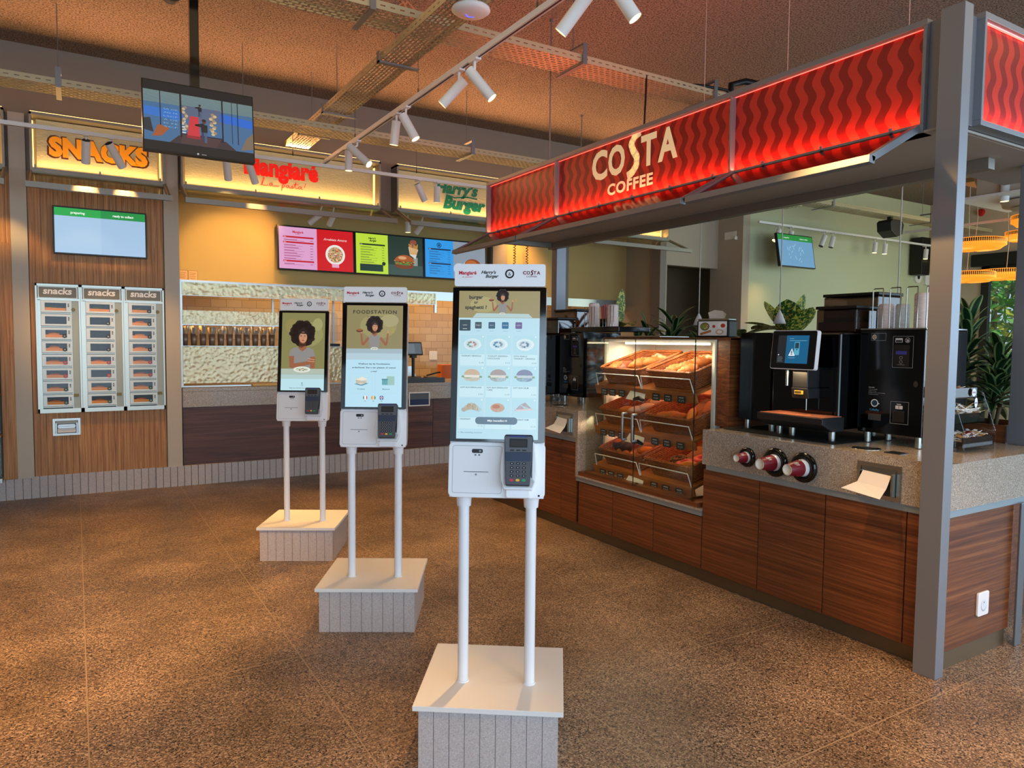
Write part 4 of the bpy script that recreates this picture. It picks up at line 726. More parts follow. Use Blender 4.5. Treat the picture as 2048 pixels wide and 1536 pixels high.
for lb, x, xa, xb, dk, pw, am in (('over the letter A of SNACKS, upright', .12, .12, .115, True, 110, (.1, 8.2, 2.05)), ('over the letter K of SNACKS, tilted', .31, .29, .40, True, 110, (.5, 8.2, 1.6)), ('below the hanging monitor, left one', 1.27, 1.26, 1.30, True, 150, (1.55, 9.1, 2.45)), ('below the hanging monitor, right one', 1.48, 1.46, 1.55, True, 50, (1.8, 8.6, 1.3)),
    ("left of Harry's Burger lettering, aimed right", 3.24, 3.22, 3.32, False, 60, (3.4, 7.9, .6)), ("left of Harry's Burger lettering, straight down", 3.46, 3.46, 3.465, False, 60, (3.5, 7.3, 0)), ('left of the SNACKS sign at the edge', -.9, -.88, -.75, True, 60, (-.55, 8.2, 2.2))):
    spot('white spotlight on the facade track, '+lb, (x, yl, Zl), (xa, yl-.02, Zl-.045), (xb, yl+(.10 if dk else .0), Zl-.215), 0, pw, dk, am, .035, cone=44)
# spots over the counter
for k, (x, dx, dk) in enumerate(((2.46, -.12, True), (2.60, -.03, True), (3.52, 0, False), (3.72, -.05, True))):
    spot(f'white spotlight above the menu screens, {ORD[k]} from the left', (x, 8.30, 3.19), (x, 8.30, 3.00), (x+dx, 8.30+(.10 if dk else 0), 2.87 if not dk else 2.885), 0, 0, dk, None, .034)
light('SPOT', (5.45, 8.45, 3.15), (5.5, 9.1, 2.6), 60, WARM, spot_size=1.5, spot_blend=.8, shadow_soft_size=.05); light('AREA', (4.2, 9.9, 2.85), (4.2, 10.3, 0), 60, WARM2, shape='RECTANGLE', size=4.5, size_y=.6)
light('SPOT', (2.2, 8.45, 3.15), (1.65, 9.1, 2.55), 40, WARM, spot_size=1.5, spot_blend=.8, shadow_soft_size=.05)
# green wall lamps
for k, (x, dx) in enumerate(((9.47, -.09), (9.75, .02), (10.6, -.08), (10.82, -.04), (12.0, 0), (12.3, 0), (13.6, 0), (13.85, 0))):
    spot(f'white spotlight on the green wall track, {ORD[k]} from the left', (x, 7.6, 3.40), (x+.02, 7.6, 3.34), (x+dx, 7.6, 3.16), 0, 35 if k in (0, 4) else 0, k in (2, 3), (9.4, 7.9, 1.2) if k == 0 else None, .04, cone=40)
spot('lit white spotlight seen through the coffee bar, left one', (8.0, 4.4, 3.55), (8.1, 4.45, 3.5), (7.87, 4.4, 3.37), 1, 0, sz=.042); spot('brightly glowing spotlight seen through the coffee bar, right one', (8.5, 4.4, 3.55), (8.55, 4.45, 3.5), (8.29, 4.35, 3.40), 1, 0, sz=.042)
spot('white spotlight right beside the near corner post, hanging straight', (9.55, 4.4, 3.55), (9.5, 4.4, 3.5), (9.5, 4.4, 3.27), 0, 0, sz=.046)
spot('white spotlight by the dining room window', (11.8, 4.4, 3.4), (11.8, 4.4, 3.33), (11.8, 4.4, 3.12), 0, 0, sz=.045)
# hanging monitor
def art_cam(A, a_, b_):
    A.rect(-a_, -b_, a_, b_, '#0c1016', 0); b_ = b_-.03; A.st = .0005
    A.rect(-a_, -b_+.035, a_, b_-.035, '#3f6a94', 1); A.rect(-a_, b_-.12, a_, b_-.035, '#7d8d7c', 1); A.poly([(-a_, .0), (-.09, -.02), (-.12, .05), (-a_, .06)], '#2f6fc4', 2); A.poly([(.13, .02), (a_, 0), (a_, .06), (.13, .08)], '#1f66cc', 2)
    A.rect(-.13, .0, .14, .1, '#55627e', 2); A.poly([(-.09, -.13), (.0, -.13), (-.01, .03), (-.065, .03)], '#c8323c', 4); A.poly([(-a_, -b_+.035), (-.2, -b_+.035), (-.14, -.12), (.17, -.12), (.24, -b_+.035), (.08, -b_+.035)], '#3a2c34', 3)
    A.poly([(-.13, -b_+.035), (.1, -b_+.035), (.14, -.11), (-.12, -.11)], '#4a3538', 4); A.rect(-.12, -.13, .15, -.1, '#20263c', 3)
    for x, w_ in ((-.125, .012), (.15, .01), (-.255, .006), (.255, .006), (.215, .004)): A.rect(x-w_/2, -.13, x+w_/2, b_-.035, '#121418', 5)
    for k in range(14): A.ell(-.10+.012*math.sin(k), -.07+.012*k, .011, .010, ('#c4b08c', '#8f7c66')[k % 2], 4, 8); A.ell(.085+.014*math.sin(k*1.7), -.08+.011*k, .013, .011, ('#cbb48c', '#9a8468')[k % 2], 4, 8)
    for k in range(5): A.rect(-.12, -.02-.02*k, -.095, -.01-.02*k, '#c8d0da', 3)
    for x, y, s_ in ((.025, -.14, 1), (-.0, .035, .55)):
        A.rect(x-.018*s_, y, x-.002*s_, y+.07*s_, '#2c3a54', 6); A.rect(x+.002*s_, y-.01*s_, x+.018*s_, y+.07*s_, '#46587a', 6); A.rect(x-.02*s_, y+.065*s_, x+.022*s_, y+.12*s_, '#16161c', 7); A.line([(x-.018*s_, y+.105*s_), (x-.055*s_, y+.11*s_), (x, y+.125*s_)], .012*s_, '#18161a', 7); A.ell(x, y+.14*s_, .013*s_, .016*s_, '#5a3a30', 8, 10); A.ell(x, y+.15*s_, .015*s_, .01*s_, '#221612', 9, 10)
    A.poly([(-a_, -.11), (-.30, -.12), (-.32, -.02), (-a_, -.03)], '#232c38', 6)
    for k in range(6): A.text('SALADS  COFFEE'[k::3], -.19, .05-.025*k, .010, '#7fb0d8', 6, wid=.09)
    A.poly([(-.31, -.15), (-.25, -.14), (-.2, -.08), (-.27, -.06)], '#a0542c', 6); A.poly([(.27, -.17), (a_, -.15), (a_, -.03), (.31, -.08)], '#7a6a58', 6)
T = Matrix.Translation((.794, 5.62, 3.085)) @ Matrix.Rotation(math.radians(-7), 4, 'X') @ FR_Y(0, 0, 0)
t = screen('hanging_monitor', 'black ceiling-hung monitor showing the entrance with a red carpet', .735, .50, T, art_cam, d=.05, bez=.008, cat='monitor'); Q = Matrix.Translation(-T.translation)
MB(Q).box(.74, .80, 5.66, 5.72, 3.2, 4.27).build('pole', 'black_gloss', t); MB(Q).box(.70, .84, 5.62, 5.76, 4.25, 4.27).build('ceiling_plate', 'black', t)
A = Art(); A.ell(-.02, -.236, .007, .007, '#e8e8e8'); A.text('neovo', .02, -.2405, .009, '#e8e8e8', 0, bold=.02); A.build('maker_mark', Q @ T @ Matrix.Translation((0, 0, .002)), 'print', t)
t = thing('ceiling_speaker', 'black speaker hanging from the ceiling at the top edge, left of the monitor pole', 'speaker', (.63, 5.7, 4.27)); MB().cyl((0, 0, 0), (0, 0, -.22), .012).build('stem', 'black', t); MB().cyl((0, .07, -.29), (0, -.07, -.31), .065, .075, n=20).build('body', 'black_gloss', t); MB().tube([(-.05, 0, -.22), (-.085, 0, -.29), (-.07, 0, -.37)], .006).build('bracket', 'black', t)
t = thing('wifi_access_point', 'round white wireless access point with a blue light arc under the cable tray', 'access point', (2.17, 4.12, 3.644)); MB().lathe([(.0, 0), (.08, 0), (.118, -.012), (.122, -.025), (.10, -.042), (.05, -.05), (0, -.051)], n=40).build('dome', 'white_matt', t)
MB().tube([(.032*math.cos(q*.1)+0, .032*math.sin(q*.1)+.0, -.0515) for q in range(5, 30)], .0022, 5).build('light_arc', mat('led_blue', '#2030ff', .5, emit='#3a48ff', es=3).name, t)
tag(MB().tube([(4.55+.28*q, 4.75+.02*math.sin(q*2), 3.80+.06*math.sin(q)) for q in range(6)], .012, 6).build('cable', 'black'), 'black cable lying along the near cable tray towards the coffee bar', 'cable'); tag(MB().tube([(4.1, 4.66, 3.76), (4.08, 4.64, 3.6), (4.05, 4.62, 3.3), (4.03, 4.6, 3.08)], .009, 6).build('cable', 'black'), 'black cable dropping from the near tray onto the coffee bar canopy', 'cable')
tag(MB().tube([(5.2, 4.75, 3.75), (5.2, 4.75, 3.92), (5.35, 4.72, 3.97), (5.65, 4.6, 3.93), (5.9, 4.5, 3.8), (5.95, 4.5, 3.1)], .03, 10).build('hose', 'black'), 'thick black hose arching over the coffee bar canopy', 'hose')
tag(MB().tube([(1.95, 4.75, 3.78), (2.0, 4.72, 3.86), (2.03, 4.68, 3.80), (1.99, 4.66, 3.72)], .012, 6).tube([(1.90, 4.78, 3.78), (1.96, 4.70, 3.84), (2.0, 4.67, 3.74)], .010, 6).build('cable', 'copper'), 'red and black cable bundle where the two near trays cross', 'cable')
#__PART3__
# ---------------------------------------------------------------- coffee bar: canopy
ca = thing('coffee_bar_canopy', 'grey metal canopy over the coffee bar with red wavy COSTA COFFEE fascia', 'canopy', (3.42, 4.0, 0)); T = Matrix.Translation((-3.42, -4.0, 0))
MB(T).box(3.372, 3.442, 1.757, 1.862, 0, 3.063).box(3.4, 3.44, 1.862, 1.866, 0, .09).build('corner_post', 'post_metal', ca, bev=.003)
MB(T).box(4.122, 4.186, 1.757, 1.768, 0, .748).build('post_cover', 'grey_metal', ca, bev=.002); MB(T).box(4.48, 4.56, 1.90, 2.0, 1.001, 2.545).build('corner_post', 'post_metal', ca, bev=.003); MB(T).box(4.185, 4.30, 6.05, 6.14, 0, 2.545).build('corner_post', 'post_metal', ca, bev=.003)
f = MB(T)
f.box(3.412, 3.50, 1.945, 6.14, 3.036, 3.066).box(3.412, 3.50, 1.945, 6.14, 2.545, 2.588).box(3.412, 3.50, 1.945, 1.962, 2.588, 3.036).box(3.412, 3.50, 6.122, 6.14, 2.588, 3.036)
for y in (3.118, 4.983): f.box(3.414, 3.47, y-.006, y+.006, 2.588, 3.036)
f.box(3.44, 3.47, 1.862, 1.945, 2.55, 3.055).box(3.47, 3.50, 1.862, 1.945, 2.55, 3.04)
f.box(3.56, 4.95, 1.764, 1.84, 3.036, 3.066).box(3.56, 4.95, 1.764, 1.84, 2.56, 2.585).box(3.56, 3.578, 1.764, 1.84, 2.585, 3.036).box(4.93, 4.95, 1.764, 1.84, 2.585, 3.036).box(3.442, 3.56, 1.80, 1.83, 2.56, 3.05)
for y in [2.1+.38*k for k in range(11)]: f.box(3.400, 3.412, y-.007, y+.007, 2.578, 2.60)
f.build('fascia_frame', 'post_metal', ca, bev=.0015)
MB(T).box(3.42, 4.18, 1.85, 6.14, 2.545, 2.556).box(3.44, 4.95, 1.83, 2.3, 2.546, 2.557).build('soffit', 'soffit', ca)
MB(T).box(4.135, 4.20, 2.0, 6.14, 2.485, 2.545).box(3.44, 4.3, 6.08, 6.14, 2.50, 2.545).build('inner_rail', 'frame_metal', ca, bev=.003)
MB(T).box(4.19, 4.20, 2.0, 6.14, 2.556, 3.05).build('back_panel', 'soffit', ca)
for y0, y1 in ((1.962, 3.112), (3.124, 4.977), (4.989, 6.122)): MB(T).box(3.455, 3.463, y0, y1, 2.588, 3.036).build('fascia_panel', 'red_film', ca)
MB(T).box(3.578, 4.93, 1.80, 1.806, 2.585, 3.036).build('fascia_panel', 'red_film_side', ca)
MB(T).box(3.435, 3.45, 1.97, 6.12, 2.588, 2.592).box(3.448, 3.452, 1.97, 6.12, 3.033, 3.036).build('light_strip', 'led_red', ca); MB(T).box(3.58, 4.92, 1.785, 1.797, 2.585, 2.589).box(3.58, 4.92, 1.785, 1.797, 3.032, 3.036).build('light_strip', 'led_red', ca)
A = Art(.003); costa(A, -4.53, 2.795, .935, .21, '#efd6a4', 1); A.text('COFFEE', -4.085, 2.652, .080, '#efd6a4', 1, bold=.035, wid=.50, space=1.1); A.build('lettering', T @ FR_X(3.4545, 0, 0), 'backlit_print', ca)
for y0, y1 in ((1.962, 3.112), (3.124, 4.977), (4.989, 6.122)):
    light('AREA', (3.436, (y0+y1)/2, 2.60), (3.452, (y0+y1)/2, 3.0), 3.6*(y1-y0), (1, .20, .09), shape='RECTANGLE', size=y1-y0, size_y=.02); 
light('AREA', (4.25, 1.79, 2.60), (4.25, 1.80, 3.0), 4, (1, .22, .10), shape='RECTANGLE', size=1.3, size_y=.02)
light('AREA', (3.7, 4.0, 2.95), (3.7, 4.0, 4.27), 36, (1, .16, .08), shape='RECTANGLE', size=.1, size_y=4.0)
for k, (y0, y1) in enumerate(((1.962, 3.10), (3.13, 4.97), (4.99, 6.11))):
    f = MB(T); f.prism([(3.032, 2.362), (3.075, 2.358), (3.080, 2.392), (3.038, 2.398)], y0, y1, 'y')
    for y in (y0, y1-.03): f.add([(3.412, y, 2.585), (3.412, y, 2.548), (3.06, y, 2.365), (3.05, y, 2.398), (3.412, y+.03, 2.585), (3.412, y+.03, 2.548), (3.06, y+.03, 2.365), (3.05, y+.03, 2.398)], [(0, 1, 2, 3), (7, 6, 5, 4), (0, 4, 5, 1), (1, 5, 6, 2), (2, 6, 7, 3), (3, 7, 4, 0)])
    f.build('awning_frame', 'post_metal', ca, bev=.002)
    MB(T).add([(3.41, y0+.03, 2.57), (3.41, y1-.03, 2.57), (3.07, y1-.03, 2.388), (3.07, y0+.03, 2.388), (3.41, y0+.03, 2.576), (3.41, y1-.03, 2.576), (3.07, y1-.03, 2.394), (3.07, y0+.03, 2.394)], [(0, 3, 2, 1), (4, 5, 6, 7), (0, 1, 5, 4), (2, 3, 7, 6)]).build('awning_glass', 'red_glass', ca)
for k, (x, y) in enumerate(((3.5, 5.19), (4.3, 4.2), (4.3, 3.42), (5.26, 7.12), (4.3, 2.56))):
    if k in (0, 3): tag(MB().cyl((x, y, 3.066 if k == 0 else 3.0), (x, y, 4.27), .006, n=8).cyl((x, y, 4.24), (x, y, 4.27), .016, n=8).build('hanging_rod', 'grey_metal', loc=(x, y, 4.27)), f'threaded rod from the ceiling {"down to the coffee bar fascia, middle" if k == 0 else "beyond the far end of the coffee bar fascia"}', 'rod')
    else:
        t = thing('pendant_lamp', f'small pendant lamp on a long pale cord inside the coffee bar, {["", "left", "middle", "", "right"][k]} one', 'pendant lamp', (x, y, 4.27), 0, 'coffee bar pendants'); MB().cyl((0, 0, 0), (0, 0, -1.7), .0022, n=8).cyl((0, 0, -1.7), (0, 0, -2.5), .004, n=8).build('cord', 'cable', t)
        MB().lathe([(.004, -2.48), (.02, -2.51), (.03, -2.535), (.044, -2.575), (.042, -2.575), (.02, -2.535)], n=20).build('lamp_shade', 'white_matt', t)
# worktops and fronts
t = thing('coffee_bar_worktop', 'speckled stone worktop with deep front under the near coffee machines', 'worktop', (3.42, 2.5, 1.0)); T = Matrix.Translation((-3.42, -2.5, -1.0))
MB(T).box(3.423, 4.49, 1.868, 3.283, .975, 1.0).box(3.45, 4.60, 1.772, 1.868, .975, 1.0).box(3.423, 3.45, 1.868, 3.283, .778, .975).box(3.45, 4.24, 1.772, 1.80, .778, .975).box(3.458, 3.70, 3.257, 3.283, .45, .975).build('slab', 'terrazzo', t)
MB(T).box(3.43, 3.46, 1.87, 3.255, .745, .777).box(3.45, 4.22, 1.777, 1.80, .745, .777).build('recess_strip', 'light_strip', t)
t = thing('coffee_bar_worktop', 'speckled stone worktop at the far end of the coffee bar, beyond the pastry case', 'worktop', (3.42, 5.4, 1.0)); T = Matrix.Translation((-3.42, -5.4, -1.0))
MB(T).box(3.423, 4.45, 4.622, 6.04, .975, 1.0).box(3.423, 3.45, 4.622, 6.04, .778, .975).box(3.4505, 3.75, 4.622, 4.648, .487, .975).box(3.423, 3.4495, 4.622, 4.648, .487, .777).build('slab', 'terrazzo', t); MB(T).box(3.43, 3.46, 4.65, 6.04, .745, .777).build('recess_strip', 'light_strip', t)
t = thing('case_sill', 'low stone and metal sill below the pastry case', 'worktop', (3.42, 3.95, .45)); T = Matrix.Translation((-3.42, -3.95, -.45)); MB(T).box(3.423, 4.1, 3.285, 4.65, .47, .484).build('slab', 'terrazzo', t); MB(T).box(3.432, 3.46, 3.285, 4.65, .435, .468).build('recess_strip', 'light_strip', t)
cabs = [(1.868, 1.953, .748, 'narrow filler beside the near corner post'), (1.957, 2.397, .748, 'under the napkin box'), (2.401, 2.835, .748, 'under the two nearer cup dispensers'), (2.839, 3.281, .748, 'directly right of the pastry case sill'), (3.287, 3.737, .432, 'low, under the right of the pastry case'), (3.741, 4.187, .432, 'low, under the middle of the pastry case'), (4.191, 4.618, .432, 'low, under the left of the pastry case'), (4.652, 4.862, .742, 'narrow, just beyond the pastry case'), (4.866, 5.40, .742, 'beyond the pastry case, behind the near kiosk'), (5.404, 6.03, .742, 'at the far end of the coffee bar')]
for y0, y1, z1, lb in cabs:
    t = thing('bar_cabinet', 'walnut coffee bar cabinet, '+lb, 'cabinet', (3.45, (y0+y1)/2, .09), 0, 'coffee bar cabinets'); T = Matrix.Translation((-3.45, -(y0+y1)/2, -.09))
    MB(T).box(3.458, 4.10, y0, min(y1, 3.252) if y0 < 3 else y1, .09, z1-.01).build('body', 'black', t); MB(T).box(3.436, 3.457, y0+.001, y1-.001, .091, z1-.004).build('door', 'walnut', t, bev=.001)
tag(MB().box(3.458, 4.118, 1.792, 1.866, .09, .744).build('end_panel', 'walnut_end', loc=(3.8, 1.82, .09), bev=.002), 'walnut end panel of the coffee bar with a white socket', 'panel')
tag(MB().box(3.478, 3.49, 1.87, 6.1, 0, .089).box(3.478, 4.1, 1.80, 1.812, 0, .089).build('plinth', 'plinth', loc=(3.48, 4, 0)), 'brushed metal plinth along the foot of the coffee bar', 'plinth')
t = thing('wall_socket', 'white power socket on the walnut end panel of the coffee bar', 'socket', (3.836, 1.792, .271)); MB().prism(rr(-.052, .052, -.06, .06, .012), -.012, 0, 'y').build('plate', 'white_gloss', t, bev=.003); A = Art(); A.ell(0, -.008, .026, .03, '#a8b4c4'); A.ell(0, -.004, .024, .027, '#dfe6f0', 1); A.ell(0, .008, .004, .004, '#33363c', 2, 8); A.build('socket_face', FR_Y(0, -.0125, 0), 'print', t)
# cup dispensers in the apron
def cups(y, z, r, n_, label):
    t = thing('cup_dispenser', label, 'cup dispenser', (3.422, y, z), 0, 'paper cup dispensers'); Q = Matrix.Rotation(-PI/2, 4, 'Y')   # local z -> -X
    MB(Q).lathe([(r*.62, 0), (r*1.0, 0), (r*1.02, .012), (r*.92, .022), (r*.72, .024), (r*.62, .016), (r*.62, 0)], n=36).build('collar', 'black_gloss', t)
    rc = r*.60; L = r*1.35; c = MB(Q)
    for k in range(n_): c.lathe([(rc*.96-.0012*k, .018+.0052*k), (rc-.0012*k, .0195+.0052*k), (rc*.95-.0012*k, .0235+.0052*k)], n=32)
    c.build('stacked_rims', 'white_gloss', t)
    z0 = .018+.0052*n_; MB(Q).lathe([(rc*.93, z0), (rc*.62, z0+L*.85), (rc*.60, z0+L*.86), (rc*.55, z0+L*.86)], n=32).build('cup', 'cup_red', t); MB(Q).lathe([(rc*.60, z0+L*.855), (rc*.615, z0+L*.87), (rc*.57, z0+L*.87), (rc*.54, z0+L*.80), (0, z0+L*.80)], n=32).build('cup_base', 'cream', t)
    A = Art(.001); A.text('COSTA', 0, -.002, .013*r/.08, '#f4e9ea', 0, bold=.03, wid=rc*.85); A.text('COFFEE', 0, -.012*r/.08, .006*r/.08, '#f4e9ea', 0, bold=.03, wid=rc*.6)
    q_ = rc*.80+.001; A.build('cup_print', Matrix(((1, 0, 0, -(z0+L*.42)), (0, .8, -.6, -.6*q_), (0, .6, .8, .8*q_), (0, 0, 0, 1))), 'print', t)
cups(2.917, .874, .058, 3, 'smallest of three paper cup dispensers in the coffee bar front, on the left'); cups(2.714, .873, .082, 5, 'middle of three paper cup dispensers in the coffee bar front'); cups(2.526, .872, .082, 6, 'right one of three paper cup dispensers, beside the napkin box'); cups(5.42, .884, .07, 4, 'paper cup dispenser at the far end of the bar, mostly behind the near kiosk')
napkin_box(FR_X(3.421, 2.095, .872), 'napkin_dispenser', 'steel napkin dispenser in the near coffee bar front with paper hanging out', True, .19, .135)
napkin_box(FR_X(3.421, 4.80, .884), 'napkin_dispenser', 'steel napkin dispenser in the far coffee bar front, left of the pastry case', True, .19, .135)
for k, (y, lb) in enumerate(((2.272, 'near'), (5.10, 'far'))):
    t = thing('waste_opening', f'round steel waste opening in the {lb} coffee bar worktop', 'waste opening', (3.585, y, 1.0)); MB().lathe([(.072, .0), (.072, .003), (.062, .003), (.060, -.02)], n=36).build('ring', 'chrome', t); MB().lathe([(.0, .0006), (.0605, .0006)], n=30).build('hole', 'black', t)
tag(MB().prism(rr(-.04, .04, -.045, .045, .006), 0, .003, 'z').build('counter_plate', 'dark_steel'), 'small dark square plate in the near worktop by the corner post', 'plate').location = (3.57, 2.10, 1.0005)
tag(MB().prism(rr(3.56, 4.15, 2.44, 3.24, .01), 1.0005, 1.004, 'z').build('rubber_mat', 'rubber', loc=(3.85, 2.84, 1.0)), 'dark mat under the near coffee machine', 'mat')
# ---------------------------------------------------------------- coffee machines
def feet(t, pts, T, r=.019, h_=.062):
    for x, y in pts: MB(T).cyl((x, y, 1.004), (x, y, 1.004+h_), r, n=20).build('foot', 'chrome', t)
t = thing('milk_cooler', 'glossy black milk cooler left of the near coffee machine', 'cooler', (3.9, 3.10, 1.0)); T = Matrix.Translation((-3.9, -3.10, -1.0)); MB(T).prism([(3.70, 2.965), (3.68, 2.98), (3.675, 3.1), (3.68, 3.22), (3.71, 3.245), (4.15, 3.245), (4.15, 2.965)], 1.065, 1.62, 'z').build('body', 'black_gloss', t); feet(t, [(3.73, 3.19), (4.1, 3.19), (4.1, 3.0), (3.73, 3.0)], T)
mil = t
t = thing('coffee_machine', 'large black coffee machine with a touchscreen, near end of the bar', 'coffee machine', (3.9, 2.73, 1.0)); T = Matrix.Translation((-3.9, -2.73, -1.0)); cm = t
MB(T).box(3.665, 4.18, 2.50, 2.955, 1.066, 1.62).build('body', 'black_gloss', t, bev=.012); MB(T).box(3.655, 3.665, 2.53, 2.93, 1.15, 1.42).build('front_recess', 'black_gloss', t)
MB(T).box(3.55, 3.66, 2.62, 2.72, 1.30, 1.42).prism([(3.555, 1.24), (3.665, 1.24), (3.665, 1.30), (3.545, 1.30)], 2.615, 2.725, 'y').build('brew_head', 'dark_plastic', t, bev=.004)
A = Art(); A.rect(-.03, -.011, .03, .011, '#c9a44a'); A.rect(-.027, -.007, .016, .007, '#4a3a1c', 1); A.build('head_badge', T @ FR_X(3.543, 2.67, 1.275), 'print', t)
MB(T).cyl((3.535, 2.745, 1.40), (3.535, 2.745, 1.31), .0095, n=14).build('steam_spout', 'chrome', t); MB(T).tube([(3.60, 2.66, 1.24), (3.60, 2.66, 1.20), (3.60, 2.66, 1.17)], .004).build('nozzle', 'chrome', t)
b = MB(T); b.prism([(3.47, 1.11), (3.47, 1.145), (3.665, 1.145), (3.665, 1.066), (3.56, 1.066)], 2.46, 2.90, 'y'); b.build('drip_tray', 'dark_plastic', t, bev=.004); g = MB(T)
for k in range(20): g.box(3.482+.0088*k, 3.487+.0088*k, 2.475, 2.885, 1.146, 1.149)
g.box(3.48, 3.66, 2.475, 2.482, 1.1455, 1.149).box(3.48, 3.66, 2.878, 2.885, 1.1455, 1.149); g.build('drip_grate', 'copper', t)
light('AREA', tuple(Vector((3.58, 2.68, 1.39))), (3.57, 2.68, 1.1), 3.5, WARM2, shape='RECTANGLE', size=.10, size_y=.3)
Q = T @ Matrix.Translation((3.505, 2.685, 1.518)) @ Matrix.Rotation(math.radians(6), 4, 'Y') @ FR_X(0, 0, 0)
tb = MB(Q).prism(rr(-.152, .148, -.112, .112, .012), -.03, 0, 'z').build('touchscreen', 'white_gloss', t, bev=.002); MB(Q).prism(rr(-.148, .144, -.108, .108, .01), 0, .002, 'z').build('screen_glass', 'black_glass', tb); MB(Q).box(-.09, .09, -.09, .09, -.09, -.03).build('screen_arm', 'dark_plastic', t)
A = Art(.0004); A.rect(-.108, -.078, -.05, .082, '#1b2026'); A.rect(-.05, -.078, .098, .082, '#0c5d88'); A.text('Kaartlezer', -.03, .062, .005, '#8fd0ec', 1, al='L'); A.line([(-.03, .052), (.085, .052)], .0015, '#8fd0ec', 1)
A.poly([(-.03, -.035), (.014, -.035), (-.008, .008)], '#e8f2f4', 3); A.poly([(-.024, -.031), (.008, -.031), (-.008, .0)], '#c8dce0', 4); A.text('!', -.008, -.028, .022, '#16242c', 5, bold=.04); A.rect(.006, -.03, .04, .045, '#57a8c8', 1, .003); A.rect(.01, .008, .036, .04, '#1c3a4a', 2); A.rect(.02, -.002, .028, .004, '#16242c', 2); A.text('Storing melden', -.03, -.048, .005, '#8fd0ec', 1, al='L', wid=.045)
A.ell(-.097, -.03, .004, .004, '#d8dde0', 1, 8)
for k in range(4): A.rect(-.102, -.044-.008*k, -.07+.003*(k % 2), -.0415-.008*k, '#6a747c', 1)
A.build('screen_image', Q @ Matrix.Translation((0, 0, .0024)), 'lit_image', tb)
for k, (x0, x1, y0, y1, z0, z1) in enumerate(((3.80, 4.0, 2.50, 2.76, 1.621, 1.775), (4.005, 4.25, 2.50, 2.86, 1.621, 1.86))):
    h1 = MB(T).prism([(x0, y0), (x1, y0), (x1, y1), (x0, y1)], z0, z1-.018, 'z').build('bean_hopper', 'smoke_glass', t, bev=.01); MB(T).box(x0-.004, x1+.004, y0-.004, y1+.004, z1-.018, z1).build('hopper_lid', 'black', h1, bev=.004); MB(T).prism([(x0+.01, y0+.01), (x1-.01, y0+.01), (x1-.01, y1-.01), (x0+.01, y1-.01)], z0+.002, z0+(.06 if k == 0 else .09), 'z').build('beans', 'beans', h1)
feet(t, [(3.685, 2.905), (3.678, 2.807), (3.66, 2.53), (4.1, 2.56), (4.1, 2.9)], T)
t = thing('payment_unit', 'tall black payment unit between the near coffee machine and corner post', 'payment unit', (3.95, 2.29, 1.0)); pu = t; T = Matrix.Translation((-3.95, -2.29, -1.0))
MB(T).box(3.80, 4.22, 2.105, 2.468, 1.062, 1.634).build('body', 'black_gloss', t, bev=.004); feet(t, [(3.839, 2.43), (4.01, 2.413), (3.83, 2.135), (4.18, 2.14)], T)
A = Art(.0004); cyb = 2.2865; F_ = lambda y: -(y)
def fr(y0, y1, z0, z1, c='#8a8f94'): A.line([(-y0, z0), (-y1, z0), (-y1, z1), (-y0, z1), (-y0, z0)], .0022, c, 1)
fr(2.402, 2.319, 1.575, 1.615); A.ell(-2.385, 1.594, .013, .015, '#c9b8a8', 2); A.text('C', -2.385, 1.587, .014, '#2a1c18', 3, bold=.03)
PB = lambda nm: A.build(nm, T @ FR_X(3.7994, 0, 0), 'print', t)
PB('coin_label'); A = Art(.0004); fr(2.277, 2.166, 1.43, 1.598)
A.rect(-2.265, 1.565, -2.225, 1.588, '#d8dcde', 1, .002); A.rect(-2.262, 1.567, -2.228, 1.578, '#22262a', 2); A.ring(-2.198, 1.577, .013, .0018, '#c8ccd0', 1, 16); A.text(')))', -2.198, 1.571, .011, '#e8ecee', 2, bold=.03)
A.rect(-2.27, 1.435, -2.185, 1.552, '#14161a', 2, .004); A.rect(-2.26, 1.50, -2.2, 1.519, '#3a3f9a', 3); A.ring(-2.23, 1.483, .008, .0015, '#b8bcc0', 3, 12); A.ring(-2.23, 1.460, .008, .0015, '#b8bcc0', 3, 12); A.rect(-2.25, 1.444, -2.21, 1.446, '#9a9ea2', 3)
PB('card_reader'); A = Art(.0004); A.text('Instructie:', -2.407, 1.312, .006, '#d8dce0', 1, al='L', bold=.02)
for k, s_ in enumerate(('1. Kies uw product', '2. Betaal met pas', '3. Plaats uw beker onder de uitloop', '4. Neem uw product')): A.text(s_, -2.407, 1.302-.0095*k, .0048, '#c8ccd0', 1, al='L')
PB('instruction_print'); A = Art(.0004); A.ring(-2.37, 1.228, .019, .0055, '#e8ecee', 1, 24); A.ell(-2.37, 1.228, .0135, .0135, '#174a66', 1); A.line([(-2.376, 1.218), (-2.364, 1.238)], .003, '#0c1a24', 2); A.line([(-2.35, 1.226), (-2.342, 1.226)], .005, '#e8ecee', 1); A.text('CoffeePay', -2.37, 1.185, .012, '#2f8fc4', 1, bold=.02, wid=.055)
PB('logo_print'); A = Art(.0004); A.rect(-2.405, 1.132, -2.33, 1.168, '#3c3f44', 1, .003); A.rect(-2.405, 1.160, -2.33, 1.168, '#5a4038', 2); PB('coin_return'); A = Art(.0004); fr(2.277, 2.178, 1.125, 1.245)
A.rect(-2.25, 1.205, -2.21, 1.224, '#d8dce0', 2, .002); A.rect(-2.232, 1.207, -2.229, 1.222, '#33363a', 3); A.text('Reader', -2.23, 1.229, .006, '#e8ecee', 2, bold=.03); A.rect(-2.262, 1.135, -2.198, 1.193, '#0a0c10', 2, .003); A.line([(-2.262, 1.135), (-2.262, 1.193), (-2.198, 1.193)], .0015, '#4a4e54', 3)
